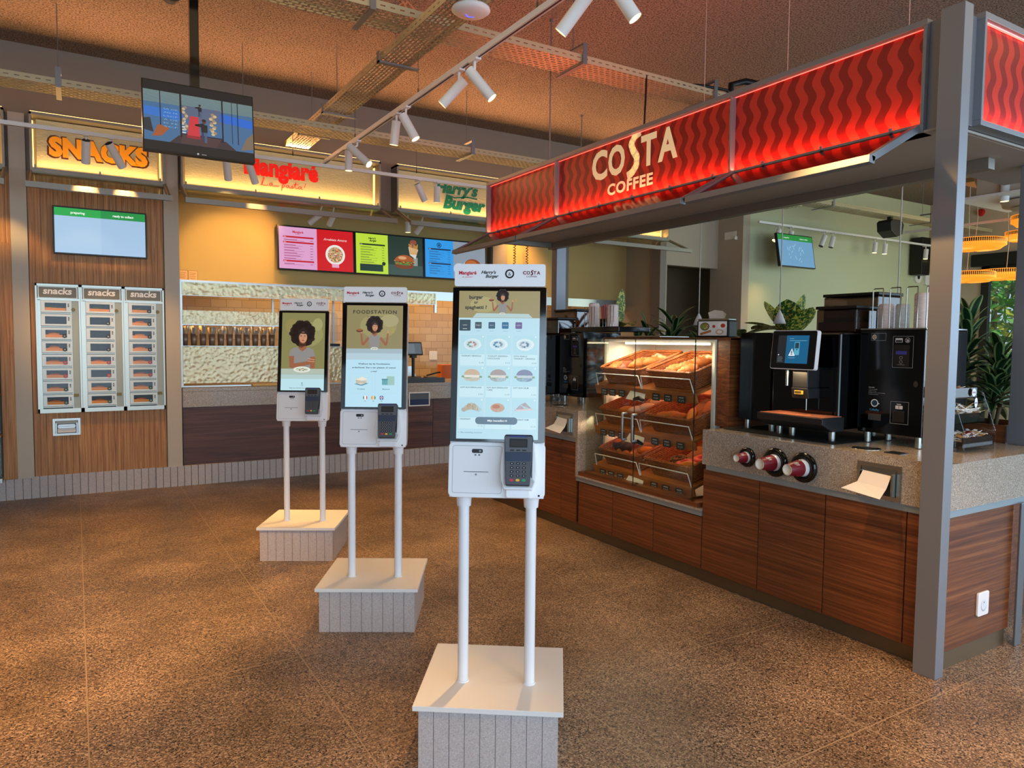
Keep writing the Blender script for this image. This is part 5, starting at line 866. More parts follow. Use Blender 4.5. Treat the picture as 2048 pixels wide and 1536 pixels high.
PB('key_reader'); A = Art(.0004); A.ell(-2.145, 1.345, .013, .017, '#26282c', 1, 10); PB('lock')
t = thing('steel_rack', 'chrome wire rack for lids on top of the near payment unit', 'rack', (4.0, 2.3, 1.634)); T = Matrix.Translation((-4.0, -2.3, -1.634)); f = MB(T); f.box(3.80, 4.2, 2.10, 2.47, 1.635, 1.642)
for y in (2.43, 2.33, 2.235, 2.125): f.tube([(3.89, y-.03, 1.642), (3.89, y-.03, 1.86), (3.895, y-.025, 1.868), (3.895, y+.025, 1.868), (3.89, y+.03, 1.86), (3.89, y+.03, 1.642)], .0035, 6)
f.build('frame', 'chrome', t); rk = t
def stack(name, label, x, y, z, r, n_, pitch, m='lid_pink', grp='lid and cup stacks', tape=.0):
    f = MB()
    for k in range(n_): f.lathe([(r*(1-tape*k/n_)*.9, pitch*k), (r*(1-tape*k/n_), pitch*k+pitch*.25), (r*(1-tape*k/n_), pitch*k+pitch*.55), (r*(1-tape*k/n_)*.9, pitch*(k+1))], n=26)
    f.lathe([(r*(1-tape)*.9, pitch*n_), (r*(1-tape)*.8, pitch*n_+.008), (0, pitch*n_+.008)], n=26); o = f.build(name, m); o.location = (x, y, z); return tag(o, label, 'stack of lids', grp)
stack('lid_stack', 'stack of pink lids on the near payment unit, left of three', 3.965, 2.425, 1.643, .042, 17, .0078); stack('lid_stack', 'stack of white lids on the near payment unit, middle of three', 3.975, 2.335, 1.643, .038, 17, .0076, 'white_matt'); stack('lid_stack', 'tallest stack of lids on the near payment unit, beside the corner post', 3.965, 2.215, 1.643, .046, 25, .0074)
copies = []
for o, lb in ((mil, 'black milk cooler of the far coffee machine, behind the near kiosk'), (cm, 'black coffee machine at the far end, partly hidden by the near kiosk'), (pu, 'tall black payment unit at the far end of the bar, left of the pastry case')):
    dup(o, o.location+Vector((0, 2.96, 0)), 0, lb)
tag(MB().box(-.2, .14, -.36, .30, 0, .045).build('black_tray', 'black_gloss', bev=.006), 'long black tray with cups on top of the far payment unit', 'tray').location = (3.98, 4.93, 1.636)
for k, (y, m_) in enumerate(((5.08, 'lid_pink'), (4.82, 'lid_pink'))): stack('cup_stack', f'tall {"left" if k == 0 else "right"} stack of upturned pale pink cups on the far black tray', 3.92, y, 1.683, .052, 26 if k == 0 else 23, .0078, m_, tape=.08)
f = MB()
for y in (5.08, 4.82):
    for d in (-.05, .05): f.tube([(3.87, y+d-.02, 1.682), (3.87, y+d-.02, 1.86), (3.87, y+d+.02, 1.86), (3.87, y+d+.02, 1.682)], .003, 6)
tag(f.build('cup_rack', 'chrome', loc=(3.87, 4.95, 1.682)), 'chrome wire rack around the cup stacks on the far black tray', 'rack')
t = thing('straw_cup', 'black holder with pink straws between the far cup stacks', 'straw holder', (3.93, 4.95, 1.682)); MB().lathe([(0, 0), (.035, 0), (.038, .07), (.034, .07)], n=16).build('holder', 'black', t); f = MB(); rs = random.Random(4)
for k in range(16): a_, b_ = rs.uniform(-.025, .025), rs.uniform(-.025, .025); f.cyl((a_, b_, .05), (a_*1.4, b_*1.4, .19+rs.uniform(-.01, .01)), .0045, n=6)
f.build('straws', mat('straw_pink', '#c8606a', .5).name, t)
# ---------------------------------------------------------------- pastry case
t = thing('pastry_case', 'glass-fronted pastry case with three sloping basket shelves', 'display case', (3.7, 3.95, .484)); T = Matrix.Translation((-3.7, -3.95, -.484)); pc = t
MB(T).box(3.655, 4.2, 3.286, 3.40, 1.001, 1.585).box(3.705, 4.2, 3.286, 3.40, .486, 1.001).box(3.655, 4.2, 4.57, 4.61, 1.001, 1.585).box(3.76, 4.2, 4.57, 4.61, .486, 1.001).box(3.66, 4.2, 3.286, 4.61, 1.575, 1.59).build('carcass', 'walnut_end', t)
MB(T).box(3.64, 3.70, 3.40, 3.425, .49, 1.575).box(3.64, 3.70, 4.545, 4.57, .49, 1.575).box(3.64, 3.70, 3.425, 4.545, 1.555, 1.575).build('white_frame', 'white_matt', t); MB(T).box(4.16, 4.17, 3.40, 4.57, .49, 1.575).box(3.70, 4.16, 4.555, 4.57, .49, 1.575).box(3.70, 4.16, 3.40, 3.415, .49, 1.575).build('lining', 'white_matt', t)
MB(T).box(3.428, 3.66, 3.32, 4.61, .485, .515).box(3.44, 4.16, 3.42, 4.54, .515, .53).build('floor_panel', 'walnut', t); MB(T).cyl((3.80, 3.60, 1.545), (3.80, 4.50, 1.545), .007, n=12).build('light_tube', 'led_white', t); light('AREA', (3.50, 3.95, 1.565), (3.55, 3.95, .6), 9, (1, .74, .48), shape='RECTANGLE', size=1.0, size_y=.02); light('AREA', (3.80, 4.0, 1.54), (3.85, 4.0, .6), 9, (1, .74, .46), shape='RECTANGLE', size=1.0, size_y=.02)
for z in (1.19, .875): light('AREA', (4.08, 3.98, z), (3.6, 3.98, z-.45), 24, (1, .66, .38), shape='RECTANGLE', size=.9, size_y=.03)
for nm, b_ in (('glass_door', (3.428, 3.434, 3.372, 3.948, .515, 1.574)), ('glass_door', (3.428, 3.434, 3.956, 4.525, .515, 1.574)), ('side_glass', (3.434, 3.64, 3.372, 3.378, .515, 1.574)), ('side_glass', (3.434, 3.64, 4.519, 4.525, .515, 1.574)), ('top_glass', (3.43, 3.66, 3.372, 4.525, 1.576, 1.582))):
    g = MB(T).box(*b_).build(nm, 'glass', t)
    if nm == 'glass_door':
        y = 3.925 if b_[2] < 3.5 else 4.034; MB(T).tube([(3.428, y, .845), (3.385, y, .845), (3.385, y, .845), (3.385, y, 1.035), (3.385, y, 1.035), (3.428, y, 1.035)], .009, 8).build('handle', 'grey_metal', g)
        MB(T).box(3.4275, 3.4345, b_[2]-.0015, b_[2]+.002, .515, 1.574).build('glass_edge', 'glass_edge', g)
ROWZ = [(1.20, 'top'), (.885, 'middle'), (.57, 'bottom')]
TL = math.radians(17)
for z, nm in ROWZ:
    S_ = T @ Matrix.Translation((3.50, 0, z)) @ Matrix.Rotation(-TL, 4, 'Y')
    MB(S_).box(0, .60, 3.425, 4.50, 0, .02).box(-.004, .014, 3.425, 4.50, -.052, .02).build('shelf', 'basket_board', t, bev=.003)
    for y0, y1 in ((3.44, 3.945), (3.955, 4.46)): MB(T).tube([(3.495, y0, z+.015), (3.465, y0+.01, z+.11), (3.465, y1-.01, z+.11), (3.495, y1, z+.015)], .004, 8).build('front_rail', 'white_gloss', t)
    A = Art(.001)
    for k, y in enumerate((4.38, 4.28, 4.17, 3.80, 3.68, 3.55)):
        A.rect(-y-.038, z-.056, -y+.038, z-.006, '#23282c'); A.rect(-y-.024, z-.022, -y+.02, z-.017, '#c8ccc8', 1); A.text('€ 2,%d5' % (k+2), -y, z-.045, .013, '#d8dcd8', 1)
    A.build('price_tags', T @ FR_X(3.492, 0, 0), 'print', t)
    MB(T).add([(3.50, 4.08, z-.0), (3.50, 3.92, z-.02), (3.47, 3.90, z-.075), (3.47, 4.10, z-.065)], [(0, 1, 2, 3)]).build('tong_holder', 'white_matt', t)
    g = thing('pastry_tongs', f'clear tongs with black grips hanging at the {nm} shelf of the pastry case', 'tongs', (3.455, 3.99, z-.06), 0, 'tongs in the pastry case'); MB().tube([(0, .0, 0), (0, -.05, .012), (0, -.10, .0)], [.012, .017, .012], 8).build('grip', 'black_gloss', g); MB().tube([(0, .0, -.01), (0, -.02, -.045), (0, -.075, -.04), (0, -.08, -.01)], .006, 6).build('jaws', 'acrylic', g)
def basket(loc, label):
    t = thing('wicker_basket', label, 'basket', loc, 0, 'wicker baskets in the pastry case'); t.rotation_euler = (0, -TL, 0)
    f = MB(); w0, w1, d0, d1, H_ = .20, .232, .20, .225, .125
    def ring_(k, off=0): u = k; a_, b_ = d0+(d1-d0)*u, w0+(w1-w0)*u; return [(x, y, H_*k+off) for x, y in rr(-a_, a_, -b_, b_, .03, 3)]
    vs = []; lv = [0, .5, 1]; n_ = len(ring_(0))
    for k in lv: vs += ring_(k)
    f.add(vs, [(j*n_+i, j*n_+(i+1) % n_, (j+1)*n_+(i+1) % n_, (j+1)*n_+i) for j in range(2) for i in range(n_)]); f.add(ring_(.03), [tuple(range(n_))])
    for k in range(9): f.tube(ring_(.06+.1*k), .0068, 5, closed=True)
    o = f.build('weave', 'wicker', t); so = o.modifiers.new('s', 'SOLIDIFY'); so.thickness = .002
    MB().tube([(x, y, z+.004*math.sin(i*2.2)) for i, (x, y, z) in enumerate(ring_(1))], .011, 7, closed=True).build('rim', 'wicker', t)
    p = MB(); p.add([(-.14, -.14, .02), (.10, -.16, .022), (.165, -.12, .10), (.172, .0, .13), (.165, .08, .085), (.08, .15, .022), (-.12, .14, .02)], [(0, 1, 5, 6), (1, 2, 3, 4, 5)]); p.build('liner_paper', 'liner', t)
    return t
def bagel(r, t_, m, n_=20): return MB().lathe([(r-t_*math.cos(a_), t_*.75*math.sin(a_)) for a_ in [2*PI*k/10 for k in range(11)]], n=n_)
def croissant(s=1.0):
    pts = []; rad = []
    for k in range(25):
        u = k/24*2-1; pts.append((.055*s*(1-math.cos(u*1.15))*1.2, .075*s*math.sin(u*1.15)*1.15, .03*s*(1-abs(u)**2*.5))); rad.append(s*(.004+.030*(1-abs(u)**1.6))*(1+.13*math.sin(k*PI/1.5)))
    return MB().tube(pts, rad, 10)
kinds = {'croissant': lambda: croissant(1.0), 'donut_choc': lambda: bagel(.034, .02, 'choc'), 'donut_pink': lambda: bagel(.034, .02, 'pink_icing'), 'muffin': lambda: MB().lathe([(.0, 0), (.026, 0), (.034, .035), (.040, .042), (.036, .06), (.02, .072), (0, .075)], n=18), 'roll': lambda: MB().ball((0, 0, .022), .036, .058, .024, 14), 'stick': lambda: MB().tube([(-.03, -.1, .02), (-.01, -.04, .028), (.01, .03, .028), (.03, .1, .02)], [.016, .026, .026, .014], 10), 'ball': lambda: MB().ball((0, 0, .02), .024, .024, .021, 12)}
mats_ = {'croissant': 'croissant', 'donut_choc': 'choc', 'donut_pink': 'pink_icing', 'muffin': 'choc', 'roll': 'bun', 'stick': 'croissant', 'ball': 'bun'}
protos = {}
def pastry(kind, T_, rz, label, m=None, top=None, name=None):
    key = (kind, m)
    if key not in protos: o = kinds[kind]().build(name or kind, m or mats_[kind]); protos[key] = o
    else: o = protos[key].copy(); COL.objects.link(o)
    o.matrix_world = T_ @ Matrix.Rotation(rz, 4, 'Z'); return tag(o, label, 'pastry', 'pastries in the pastry case')
SETS = {('top', 'left'): [('croissant', -.10, .06, 1.9, 'darker croissant', 'sauce'), ('croissant', -.04, -.04, 1.2, 'golden croissant', None), ('croissant', .0, -.15, .9, 'rightmost croissant', None), ('croissant', -.12, .155, 1.6, 'leftmost croissant', None)],
    ('top', 'right'): [('croissant', -.12, .06, 1.5, 'front left cheese croissant', None), ('croissant', -.06, -.02, 1.0, 'second cheese croissant', None), ('croissant', .02, -.08, .8, 'rear cheese croissant', None), ('croissant', -.11, -.08, 1.3, 'front right cheese croissant', None)],
    ('middle', 'left'): [('roll', -.12, .03, .3, 'orange glazed roll', 'amber_glaze'), ('roll', -.10, -.06, .9, 'front white-iced roll', 'white_icing'), ('roll', -.05, -.12, .6, 'second white-iced roll', 'white_icing'), ('roll', .04, -.16, .2, 'rear white-iced roll', 'white_icing')],
    ('middle', 'right'): [('roll', -.13, .14, .2, 'leftmost brown roll', None), ('roll', -.11, .08, .4, 'second brown roll', None), ('roll', -.12, .0, .3, 'larger golden danish', 'croissant'), ('stick', -.08, -.09, -.7, 'front golden baked stick', 'amber_glaze'), ('stick', .03, -.15, -.8, 'rear golden baked stick', 'croissant')],
    ('bottom', 'left'): [('muffin', -.10, .13, 0, 'dark muffin with orange topping', None), ('muffin', -.11, .03, 0, 'dark chocolate muffin', None), ('ball', -.14, .08, 0, 'small roll left of front', None), ('ball', -.15, .0, 0, 'small round roll at the front', None), ('ball', -.14, -.07, 0, 'small golden roll, front middle', None), ('roll', -.07, -.14, .3, 'golden bun at the right', 'amber_glaze'), ('ball', .04, -.16, 0, 'small bun at the rear right', None)],
    ('bottom', 'right'): [('donut_choc', -.06, .06, 0, 'chocolate donut with nut sprinkles', None), ('donut_pink', -.09, -.03, 0, 'front pink iced donut', None), ('donut_pink', -.01, -.12, 0, 'rear pink iced donut', None), ('roll', -.14, -.12, .4, 'orange bun at the front right', 'amber_glaze')]}
mat('amber_glaze', '#d98a2a', .3)
for z, nm in ROWZ:
    for sd, yc in (('left', 4.205), ('right', 3.68)):
        loc = Vector((3.74, yc, z+.098)); b = basket(loc, f'wicker basket on the {nm} shelf of the pastry case, {sd} side')
        for kind, px, py, rz, lb, m_ in SETS[(nm, sd)]:
            zz = .06+max(0, (px+.13))*.18; pastry(kind, Matrix.Translation(loc) @ Matrix.Rotation(-TL, 4, 'Y') @ Matrix.Translation((px, py, zz)) @ Matrix.Scale(1.25, 4), rz, f'{lb} in the {nm} {sd} basket', m_, name={'roll': 'bread_roll', 'ball': 'round_bun', 'stick': 'pastry_stick', 'donut_choc': 'donut', 'donut_pink': 'donut'}.get(kind, kind))
f = MB(); rs = random.Random(9)
for k in range(90): t0, p0 = rs.random()*6.28, rs.random()*PI; r_ = .034+.02*math.cos(p0); f.ball((r_*math.cos(t0), r_*math.sin(t0), .0155*math.sin(p0)+.0005), .0028, n=5)
dn = [o for o in COL.objects if o.get('label', '').startswith('chocolate donut')][0]; f.build('sprinkles', mat('nuts', '#c8944a', .6).name, dn); mf = [o for o in COL.objects if o.get('label', '').startswith('dark muffin with orange')][0]; MB().ball((0, 0, .066), .026, .026, .014, 12).build('topping', 'orange_plastic', mf)
tag(MB().prism(rr(3.50, 3.62, 4.08, 4.42, .01), .516, .536, 'z').build('paper_bags', 'kraft', loc=(3.55, 4.25, .516), bev=.004), 'flat pile of paper bags on the floor of the pastry case', 'paper bags')
# napkin holder on the case
t = thing('napkin_holder', 'black tabletop napkin holder with a food picture, on top of the pastry case', 'napkin holder', (3.80, 3.54, 1.591), math.radians(12)); MB().box(-.055, .055, -.125, .125, 0, .115).build('body', 'black', t, bev=.008); MB().box(-.05, .05, -.12, .12, .115, .13).build('lid', 'steel', t, bev=.005)
A = Art(.0005); A.rect(-.11, .012, .11, .11, '#e4ded8'); A.ell(-.06, .075, .036, .028, '#4a4632', 1); A.ell(-.06, .075, .029, .022, '#8a8a3a', 2); A.ell(.075, .08, .036, .026, '#f0eeea', 1); A.ell(.08, .08, .018, .014, '#c0402a', 2); A.ell(.01, .075, .012, .010, '#b8301c', 1); A.line([(-.095, .022), (-.01, .045)], .016, '#a86a3c', 1); A.ell(.055, .038, .032, .018, '#cfa888', 1); A.ell(.055, .038, .02, .011, '#f0e4d4', 2)
for k in range(9): A.ell(-.06+.02*math.cos(k*2.4), .075+.014*math.sin(k*2.4), .006, .004, ('#b8301c', '#5a8a2a', '#d8c8a0')[k % 3], 3, 6)
A.build('picture', FR_X(-.0558, 0, 0), 'print', t); MB().add([(-.02, -.07, .13), (.02, .07, .13), (.03, .09, .175), (.0, .02, .19), (-.03, -.06, .18), (-.05, -.10, .158)], [(0, 1, 2, 3), (0, 3, 4, 5)]).build('napkin', 'paper', t)
tag(MB().box(3.70, 4.0, 4.0, 4.5, 1.591, 1.602).build('steel_tray', 'steel', bev=.004), 'flat steel tray lying on top of the pastry case, left side', 'tray')
# sugar and stirrer rack
t = thing('condiment_rack', 'three-tier clear rack of sugar sachets and stirrers right of the corner post', 'rack', (4.0, 1.97, 1.0)); T = Matrix.Translation((-4.0, -1.97, -1.0))
for x in (3.88, 4.19): MB(T).prism([(1.93, 1.001), (1.93, 1.10), (2.0, 1.30), (2.05, 1.36), (2.14, 1.37), (2.14, 1.001)], x, x+.006, 'x').build('side_panel', 'acrylic', t)
for z, y in ((1.02, 1.94), (1.14, 1.985), (1.27, 2.03)): MB(T).box(3.886, 4.19, y, 2.14, z, z+.006).box(3.886, 4.19, y, y+.005, z, z+.055).build('shelf', 'smoke_glass', t)
A = Art(); A.ell(0, 0, .022, .022, '#f2f0ee'); A.text('COSTA', 0, -.004, .008, '#7c1b30', 1, bold=.03, wid=.032); A.build('sticker', T @ FR_Y(4.14, 2.02, 1.30), 'print', t); A = Art(); A.ell(0, 0, .016, .028, '#f2f0ee'); A.text('SUGAR', 0, -.004, .007, '#33507c', 1, bold=.03, wid=.024); A.build('sticker', T @ FR_Y(4.145, 2.01, 1.245), 'print', t)
rs = random.Random(12)
def bits(name, label, z, y, n_, sx, sy, cols, up_=.05, ln=1):
    f = MB()
    for k in range(n_):
        c_ = Vector((rs.uniform(3.93, 4.15), y+rs.uniform(.02, .08), z+.02+rs.uniform(0, up_))); f.T = Matrix.Translation(c_) @ Matrix.Rotation(rs.uniform(-.5, .5) if ln else rs.uniform(0, 3), 4, 'Z') @ Matrix.Rotation(rs.uniform(-.4, .4), 4, 'Y') @ Matrix.Rotation(rs.uniform(-.6, .3), 4, 'X'); f.box(-sx, sx, -sy, sy, -.0012, .0012, k % len(cols))
    o = f.build(name, cols, loc=(4.0, y+.05, z+.007)); o['kind'] = 'stuff'; return tag(o, label, 'sachets')
bits('sugar_sachets', 'loose sugar sachets in the bottom tier of the clear rack', 1.028, 1.95, 90, .032, .008, ['paper', 'paper', 'cup_red', 'kraft'], .045, 0); bits('wooden_stirrers', 'white wrapped stirrers in the middle tier of the clear rack', 1.148, 1.99, 60, .075, .004, ['paper', 'paper', 'kraft'], .05); bits('milk_cups', 'small creamer cups and sachets in the top tier of the clear rack', 1.278, 2.03, 40, .016, .014, ['paper', 'kraft', 'copper', 'cup_red'], .03, 0)
# ---------------------------------------------------------------- plants
def leafmesh(f, base, az, L, w_, rise, droop, n_=7, mi=0, me=1):
    d = Vector((math.cos(az), math.sin(az), 0)); s_ = Vector((-d.y, d.x, 0)); P = []
    for i in range(n_+1):
        u = i/n_; P.append((base+d*L*(u*math.cos(rise)+.0)+Vector((0, 0, L*(u*math.sin(rise)-droop*u*u))), w_*(math.sin(PI*min(1, u*.9+.08))**.7 if u < 1 else .02)))
    vs = []
    for p, ww in P: vs += [p-s_*ww, p-s_*ww*.62-Vector((0, 0, ww*.12)), p-Vector((0, 0, ww*.2)), p+s_*ww*.62-Vector((0, 0, ww*.12)), p+s_*ww]
    for i in range(n_):
        for k in range(4): a_ = i*5+k; f.add([vs[a_], vs[a_+1], vs[a_+6], vs[a_+5]], [(0, 1, 2, 3)], me if k in (0, 3) else mi, True)
def dracaena(loc, label, n_, L, w_, h_, sd, mats2=('leaf_dark', 'leaf_edge', 'stem'), lift=1.0):
    t = thing('dracaena_plant', label, 'plant', loc); rs = random.Random(sd); f = MB(); st = MB()
    for c in range(3):
        b = Vector((rs.uniform(-.06, .06), rs.uniform(-.1, .1), 0)); top = b+Vector((rs.uniform(-.04, .04), rs.uniform(-.05, .05), h_*(.55+.22*c))); st.tube([b, (b+top)/2+Vector((.01, 0, 0)), top], .012, 7)
        for k in range(n_): u = k/n_; base = b.lerp(top, .35+.65*u); leafmesh(f, base, k*2.4+c+rs.uniform(-.3, .3), L*(1-.35*u)*rs.uniform(.8, 1.1), w_*rs.uniform(.8, 1.1), .35*lift+1.0*u*lift, .55-.2*u)
    f.build('foliage', list(mats2[:2]), t); st.build('stem', mats2[2], t); return t
t = thing('planter_box', 'long walnut planter box behind the coffee machines', 'planter', (4.68, 3.6, 0)); T = Matrix.Translation((-4.68, -3.6, 0)); MB(T).box(4.50, 4.52, 2.02, 5.9, 0, 1.10).box(4.86, 4.88, 2.02, 5.9, 0, 1.10).box(4.52, 4.86, 2.02, 2.04, 0, 1.10).box(4.52, 4.86, 5.88, 5.9, 0, 1.10).build('box', 'walnut', t); MB(T).box(4.52, 4.86, 2.04, 5.88, .5, 1.07).build('soil', 'soil', t)
dracaena((4.70, 2.36, 1.07), 'big striped dracaena right of the corner post', 30, .42, .034, .66, 1); dracaena((4.70, 2.14, 1.07), 'lower striped dracaena at the right edge of the planter', 26, .38, .03, .45, 2); dracaena((4.58, 4.78, 1.07), 'dark striped dracaena behind the pastry case', 34, .52, .027, .66, 3, lift=.72); dracaena((4.66, 5.25, 1.07), 'dark leafy plant behind the far cup stacks', 14, .36, .03, .66, 5)
dracaena((4.56, 4.42, 1.07), 'striped dracaena behind the pastry case, nearer the napkin holder', 30, .46, .026, .56, 11, lift=.8); dracaena((4.72, 2.62, 1.07), 'low bright green plant behind the condiment rack', 9, .30, .04, .25, 8, ('green_leaf', 'green_leaf', 'stem'))
def bigleaf(loc, label, leaves, sd):
    t = thing('dieffenbachia_plant', label, 'plant', loc); f = MB(); st = MB(); rs = random.Random(sd)
    for az, L, w_, rise, droop, h_ in leaves:
        b = Vector((.02*math.cos(az), .02*math.sin(az), h_)); st.tube([(0, 0, 0), b*.5+Vector((0, 0, .02)), b], .008, 6)
        leafmesh(f, b, az, L, w_, rise, droop, 9, 0, 0)
    o = f.build('foliage', 'variegated', t); st.build('stem', 'green_leaf', t); return t
m, nt, b = nodes('variegated'); MATS['variegated'] = m; mp = coords(nt, (1, 1, 1)); n = nt.nodes.new('ShaderNodeTexNoise'); n.inputs['Scale'].default_value = 38; n.inputs['Distortion'].default_value = 1.2; nt.links.new(mp.outputs[0], n.inputs[0]); r = ramp(nt, [(.50, '#23531c'), (.56, '#b9b445')]); nt.links.new(n.outputs[0], r.inputs[0]); nt.links.new(r.outputs[0], b.inputs['Base Color']); b.inputs['Roughness'].default_value = .35
bigleaf((4.64, 3.60, 1.07), 'big variegated plant with upright yellow-green leaves behind the near coffee machine', [(1.8, .34, .11, 1.0, .1, .56), (3.6, .28, .11, 1.3, .05, .56), (2.2, .38, .10, .6, .35, .56), (-1.8, .36, .10, .9, .2, .54), (-1.4, .34, .09, 1.3, .1, .56), (1.5, .4, .10, .45, .4, .58)], 1)
bigleaf((4.64, 4.05, 1.07), 'lower variegated plant drooping beside the napkin holder', [(2.0, .42, .09, .45, .35, .52), (-1.2, .42, .09, .5, .4, .55), (3.4, .36, .10, .4, .4, .56), (-2.3, .38, .09, .4, .35, .54)], 2)
bigleaf((4.56, 5.55, 1.07), 'plant with one tall upright green leaf behind the far cup stacks', [(-1.4, .42, .075, 1.45, .03, .60), (-1.9, .48, .10, .55, .5, .62), (-1.2, .55, .09, .3, .3, .58)], 3)
# ---------------------------------------------------------------- dining side beyond the bar
def pleated(loc, r, label, cord=True, n_=90):
    t = thing('pleated_pendant', label, 'pendant lamp', (loc[0], loc[1], 4.27), 0, 'pleated ring pendants'); z = loc[2]-4.27
    MB().lathe([(r, z+.0), (r+.004, z+.002), (r+.004, z+.05), (r, z+.05), (r, z)], n=60).build('band', 'brass', t); vs = []; fs = []
    for k in range(n_*2):
        a_ = 2*PI*k/(n_*2); q = .012 if k % 2 else -.012; vs += [((r+q*.6)*math.cos(a_), (r+q*.6)*math.sin(a_), z+.06), ((r+q*.6)*math.cos(a_), (r+q*.6)*math.sin(a_), z-.035), (r*.82*math.cos(a_), r*.82*math.sin(a_), z-.075+q), (r*.30*math.cos(a_), r*.30*math.sin(a_), z-.085)]
    N = n_*2
    for k in range(N):
        j = (k+1) % N
        for c in range(3): fs.append((k*4+c, j*4+c, j*4+c+1, k*4+c+1))
    m_ = MB(); m_.add(vs, fs); m_.build('pleated_shade', 'amber', t); MB().tube([(0, 0, 0), (.03, .02, z*.4), (-.02, -.03, z*.7), (0, 0, z)], .005, 6).build('cord', 'cable', t); return t
for k, (x, y, z, r, lb) in enumerate(((11.2, 5.55, 3.03, .38, 'pleated ring pendant, largest and clearest one right of the corner post'), (11.9, 6.0, 2.63, .38, 'pleated ring pendant low beside the post, in front of the window frame'), (12.9, 5.9, 2.72, .42, 'pleated ring pendant cut by the right post, before the window'), (11.2, 4.72, 3.27, .34, 'pleated ring pendant high under the air unit'), (13.2, 5.75, 3.35, .3, 'small pleated ring pendant at the right post, below the high one'))): pleated((x, y, z), r, lb)
t = thing('ceiling_air_unit', 'boxy ceiling air unit with a round air outlet and duct', 'air unit', (9.95, 4.3, 4.27)); T = Matrix.Translation((-9.95, -4.3, -4.27)); MB(T).box(9.55, 10.5, 3.9, 4.75, 3.40, 3.78).build('housing', 'hvac', t, bev=.01); MB(T).box(9.35, 10.65, 3.75, 4.9, 3.33, 3.36).build('outlet_plate', 'white_matt', t)
MB(T).lathe([(.32, -.02), (.30, -.08), (.0, -.09)], (9.95, 4.3, 3.33), 36).lathe([(.22, -.1), (.20, -.12), (.0, -.12)], (9.95, 4.3, 3.33), 30).build('round_outlet', 'hvac', t); MB(T).tube([(9.78, 4.86, 4.27), (9.78, 4.86, 3.75), (9.80, 4.82, 3.60), (9.88, 4.72, 3.52), (10.0, 4.6, 3.5)], .06, 14).build('duct', 'duct', t)
for k, (x, y) in enumerate(((9.6, 4.0), (9.6, 4.7), (10.4, 4.0), (10.4, 4.7))): MB(T).cyl((x, y, 3.78), (x, y, 4.27), .005, n=6).build('rod', 'wire', t)
tag(MB().box(10.2, 11.0, 4.9, 5.3, 3.72, 3.78).build('cable_tray', 'galv'), 'short cable tray above the air unit', 'cable tray')
tag(MB().cyl((14.29, 7.0, 4.0), (14.24, 7.0, 4.0), .07, .05, n=20).build('fire_alarm', 'red_lamp', loc=(14.29, 7.0, 4.0)), 'red round fire alarm sounder high on the right wall', 'alarm')
def art_tv2(A, a_, b_):
    A.rect(-a_, -b_, a_, b_, '#6d9fc4'); A.rect(-a_, b_-.09, a_, b_, '#1f8a3a', 1); A.text('preparing', -a_*.5, b_-.06, .024, '#d4f0d8', 2, bold=.02); A.text('ready to collect', a_*.5, b_-.06, .024, '#d4f0d8', 2, bold=.02, wid=.2)
    rs = random.Random(6)
    for k in range(16): x, y = rs.uniform(-.2, .2), rs.uniform(-.18, .08); A.line([(x, y), (x+rs.uniform(-.06, .06), y+rs.uniform(.02, .07))], .012, '#9cc4dc', 1)
screen('wall_screen', 'angled wall screen with a green header on the green wall', .86, .53, Matrix.Translation((9.78, 7.5, 3.02)) @ Matrix.Rotation(math.radians(-10), 4, 'X') @ FR_Y(0, 0, 0), art_tv2)
t = thing('projector', 'black projector hanging under the cable tray before the green wall', 'projector', (11.2, 6.85, 3.6)); MB().box(-.03, .03, -.03, .03, -.06, 0).build('mount', 'black', t); MB().prism([(-.17, -.10), (-.15, -.24), (.02, -.33), (.16, -.28), (.2, -.12), (.12, -.06), (-.12, -.06)], -.12, .12, 'y').build('body', 'black', t, bev=.01)
t = thing('wall_speaker', 'black wall speaker beside the near post on the green wall', 'speaker', (13.75, 7.93, 3.3)); MB().box(-.14, .14, -.26, -.04, -.42, .28).build('body', 'black', t, bev=.01); MB().box(-.03, .03, -.04, 0, -.1, .1).build('bracket', 'black', t)
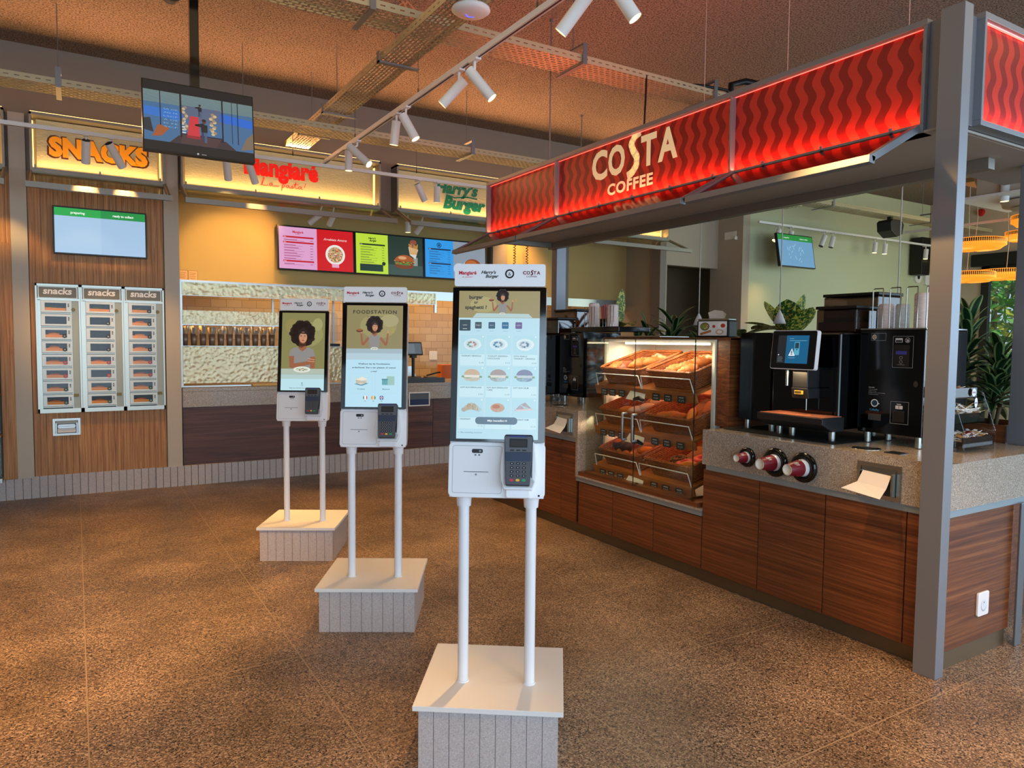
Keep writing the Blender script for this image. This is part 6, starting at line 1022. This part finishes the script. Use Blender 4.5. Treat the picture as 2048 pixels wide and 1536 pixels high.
t = thing('sensor', 'round white sensor on the green wall beside the near post', 'sensor', (13.9, 7.93, 2.86)); MB().cyl((0, 0, 0), (0, -.05, 0), .11, n=24).build('disc', 'white_matt', t); MB().cyl((0, -.05, 0), (0, -.055, 0), .04, n=16).build('eye', 'black', t); MB().prism(rr(.22, .38, -.14, .1, .05), -.06, 0, 'y').build('cover', 'white_matt', t)
tag(MB().box(8.98, 9.04, 8.04, 8.05, 3.2, 3.25).box(9.028, 9.0395, 8.06, 8.30, 3.22, 3.34).build('wall_switch', 'cream'), 'small cream switch plates on the brown pier', 'switch')
light('SPOT', (9.40, 7.5, 2.9), (9.38, 7.93, 2.05), 60, (1, .72, .25), spot_size=1.35, spot_blend=.9, shadow_soft_size=.05)
# garden outside the right-hand window
tag(MB().box(14.5, 40, -10, 20, -.12, -.02).build('lawn', 'green_leaf'), 'green lawn outside the right-hand window', 'lawn')['kind'] = 'structure'
for k, (x, y, r) in enumerate(((17.5, 8.2, 1.5), (18.5, 6.0, 1.7), (17.2, 9.9, 1.3), (20.5, 7.6, 2.1))):
    t = thing('garden_tree', f'leafy yellow-green tree outside the window, {["middle", "right", "left", "rearmost"][k]} one', 'tree', (x, y, 0), 0, 'trees outside the window'); rs = random.Random(30+k); f = MB()
    for q in range(1500):
        d = Vector((rs.gauss(0, 1), rs.gauss(0, 1), rs.gauss(0, 1))).normalized()*r*rs.uniform(.55, 1.0); c_ = Vector((0, 0, 2.1))+Vector((d.x, d.y, d.z*1.3)); s_ = rs.uniform(.09, .18); u = Vector((rs.gauss(0, 1), rs.gauss(0, 1), rs.gauss(0, 1))).normalized(); w2 = u.orthogonal().normalized(); f.add([c_-u*s_, c_+w2*s_*.6, c_+u*s_, c_-w2*s_*.6], [(0, 1, 2, 3)], 1 if rs.random() < .3 else 0)
    f.build('foliage', ['tree_leaf', 'tree_leaf2'], t); MB().cyl((0, 0, 0), (0, 0, 2.6), .1, .05).build('trunk', 'bark', t)
light('SUN', (20, -10, 20), (16, 7, 0), 3.0, (1, .95, .85), angle=.02)
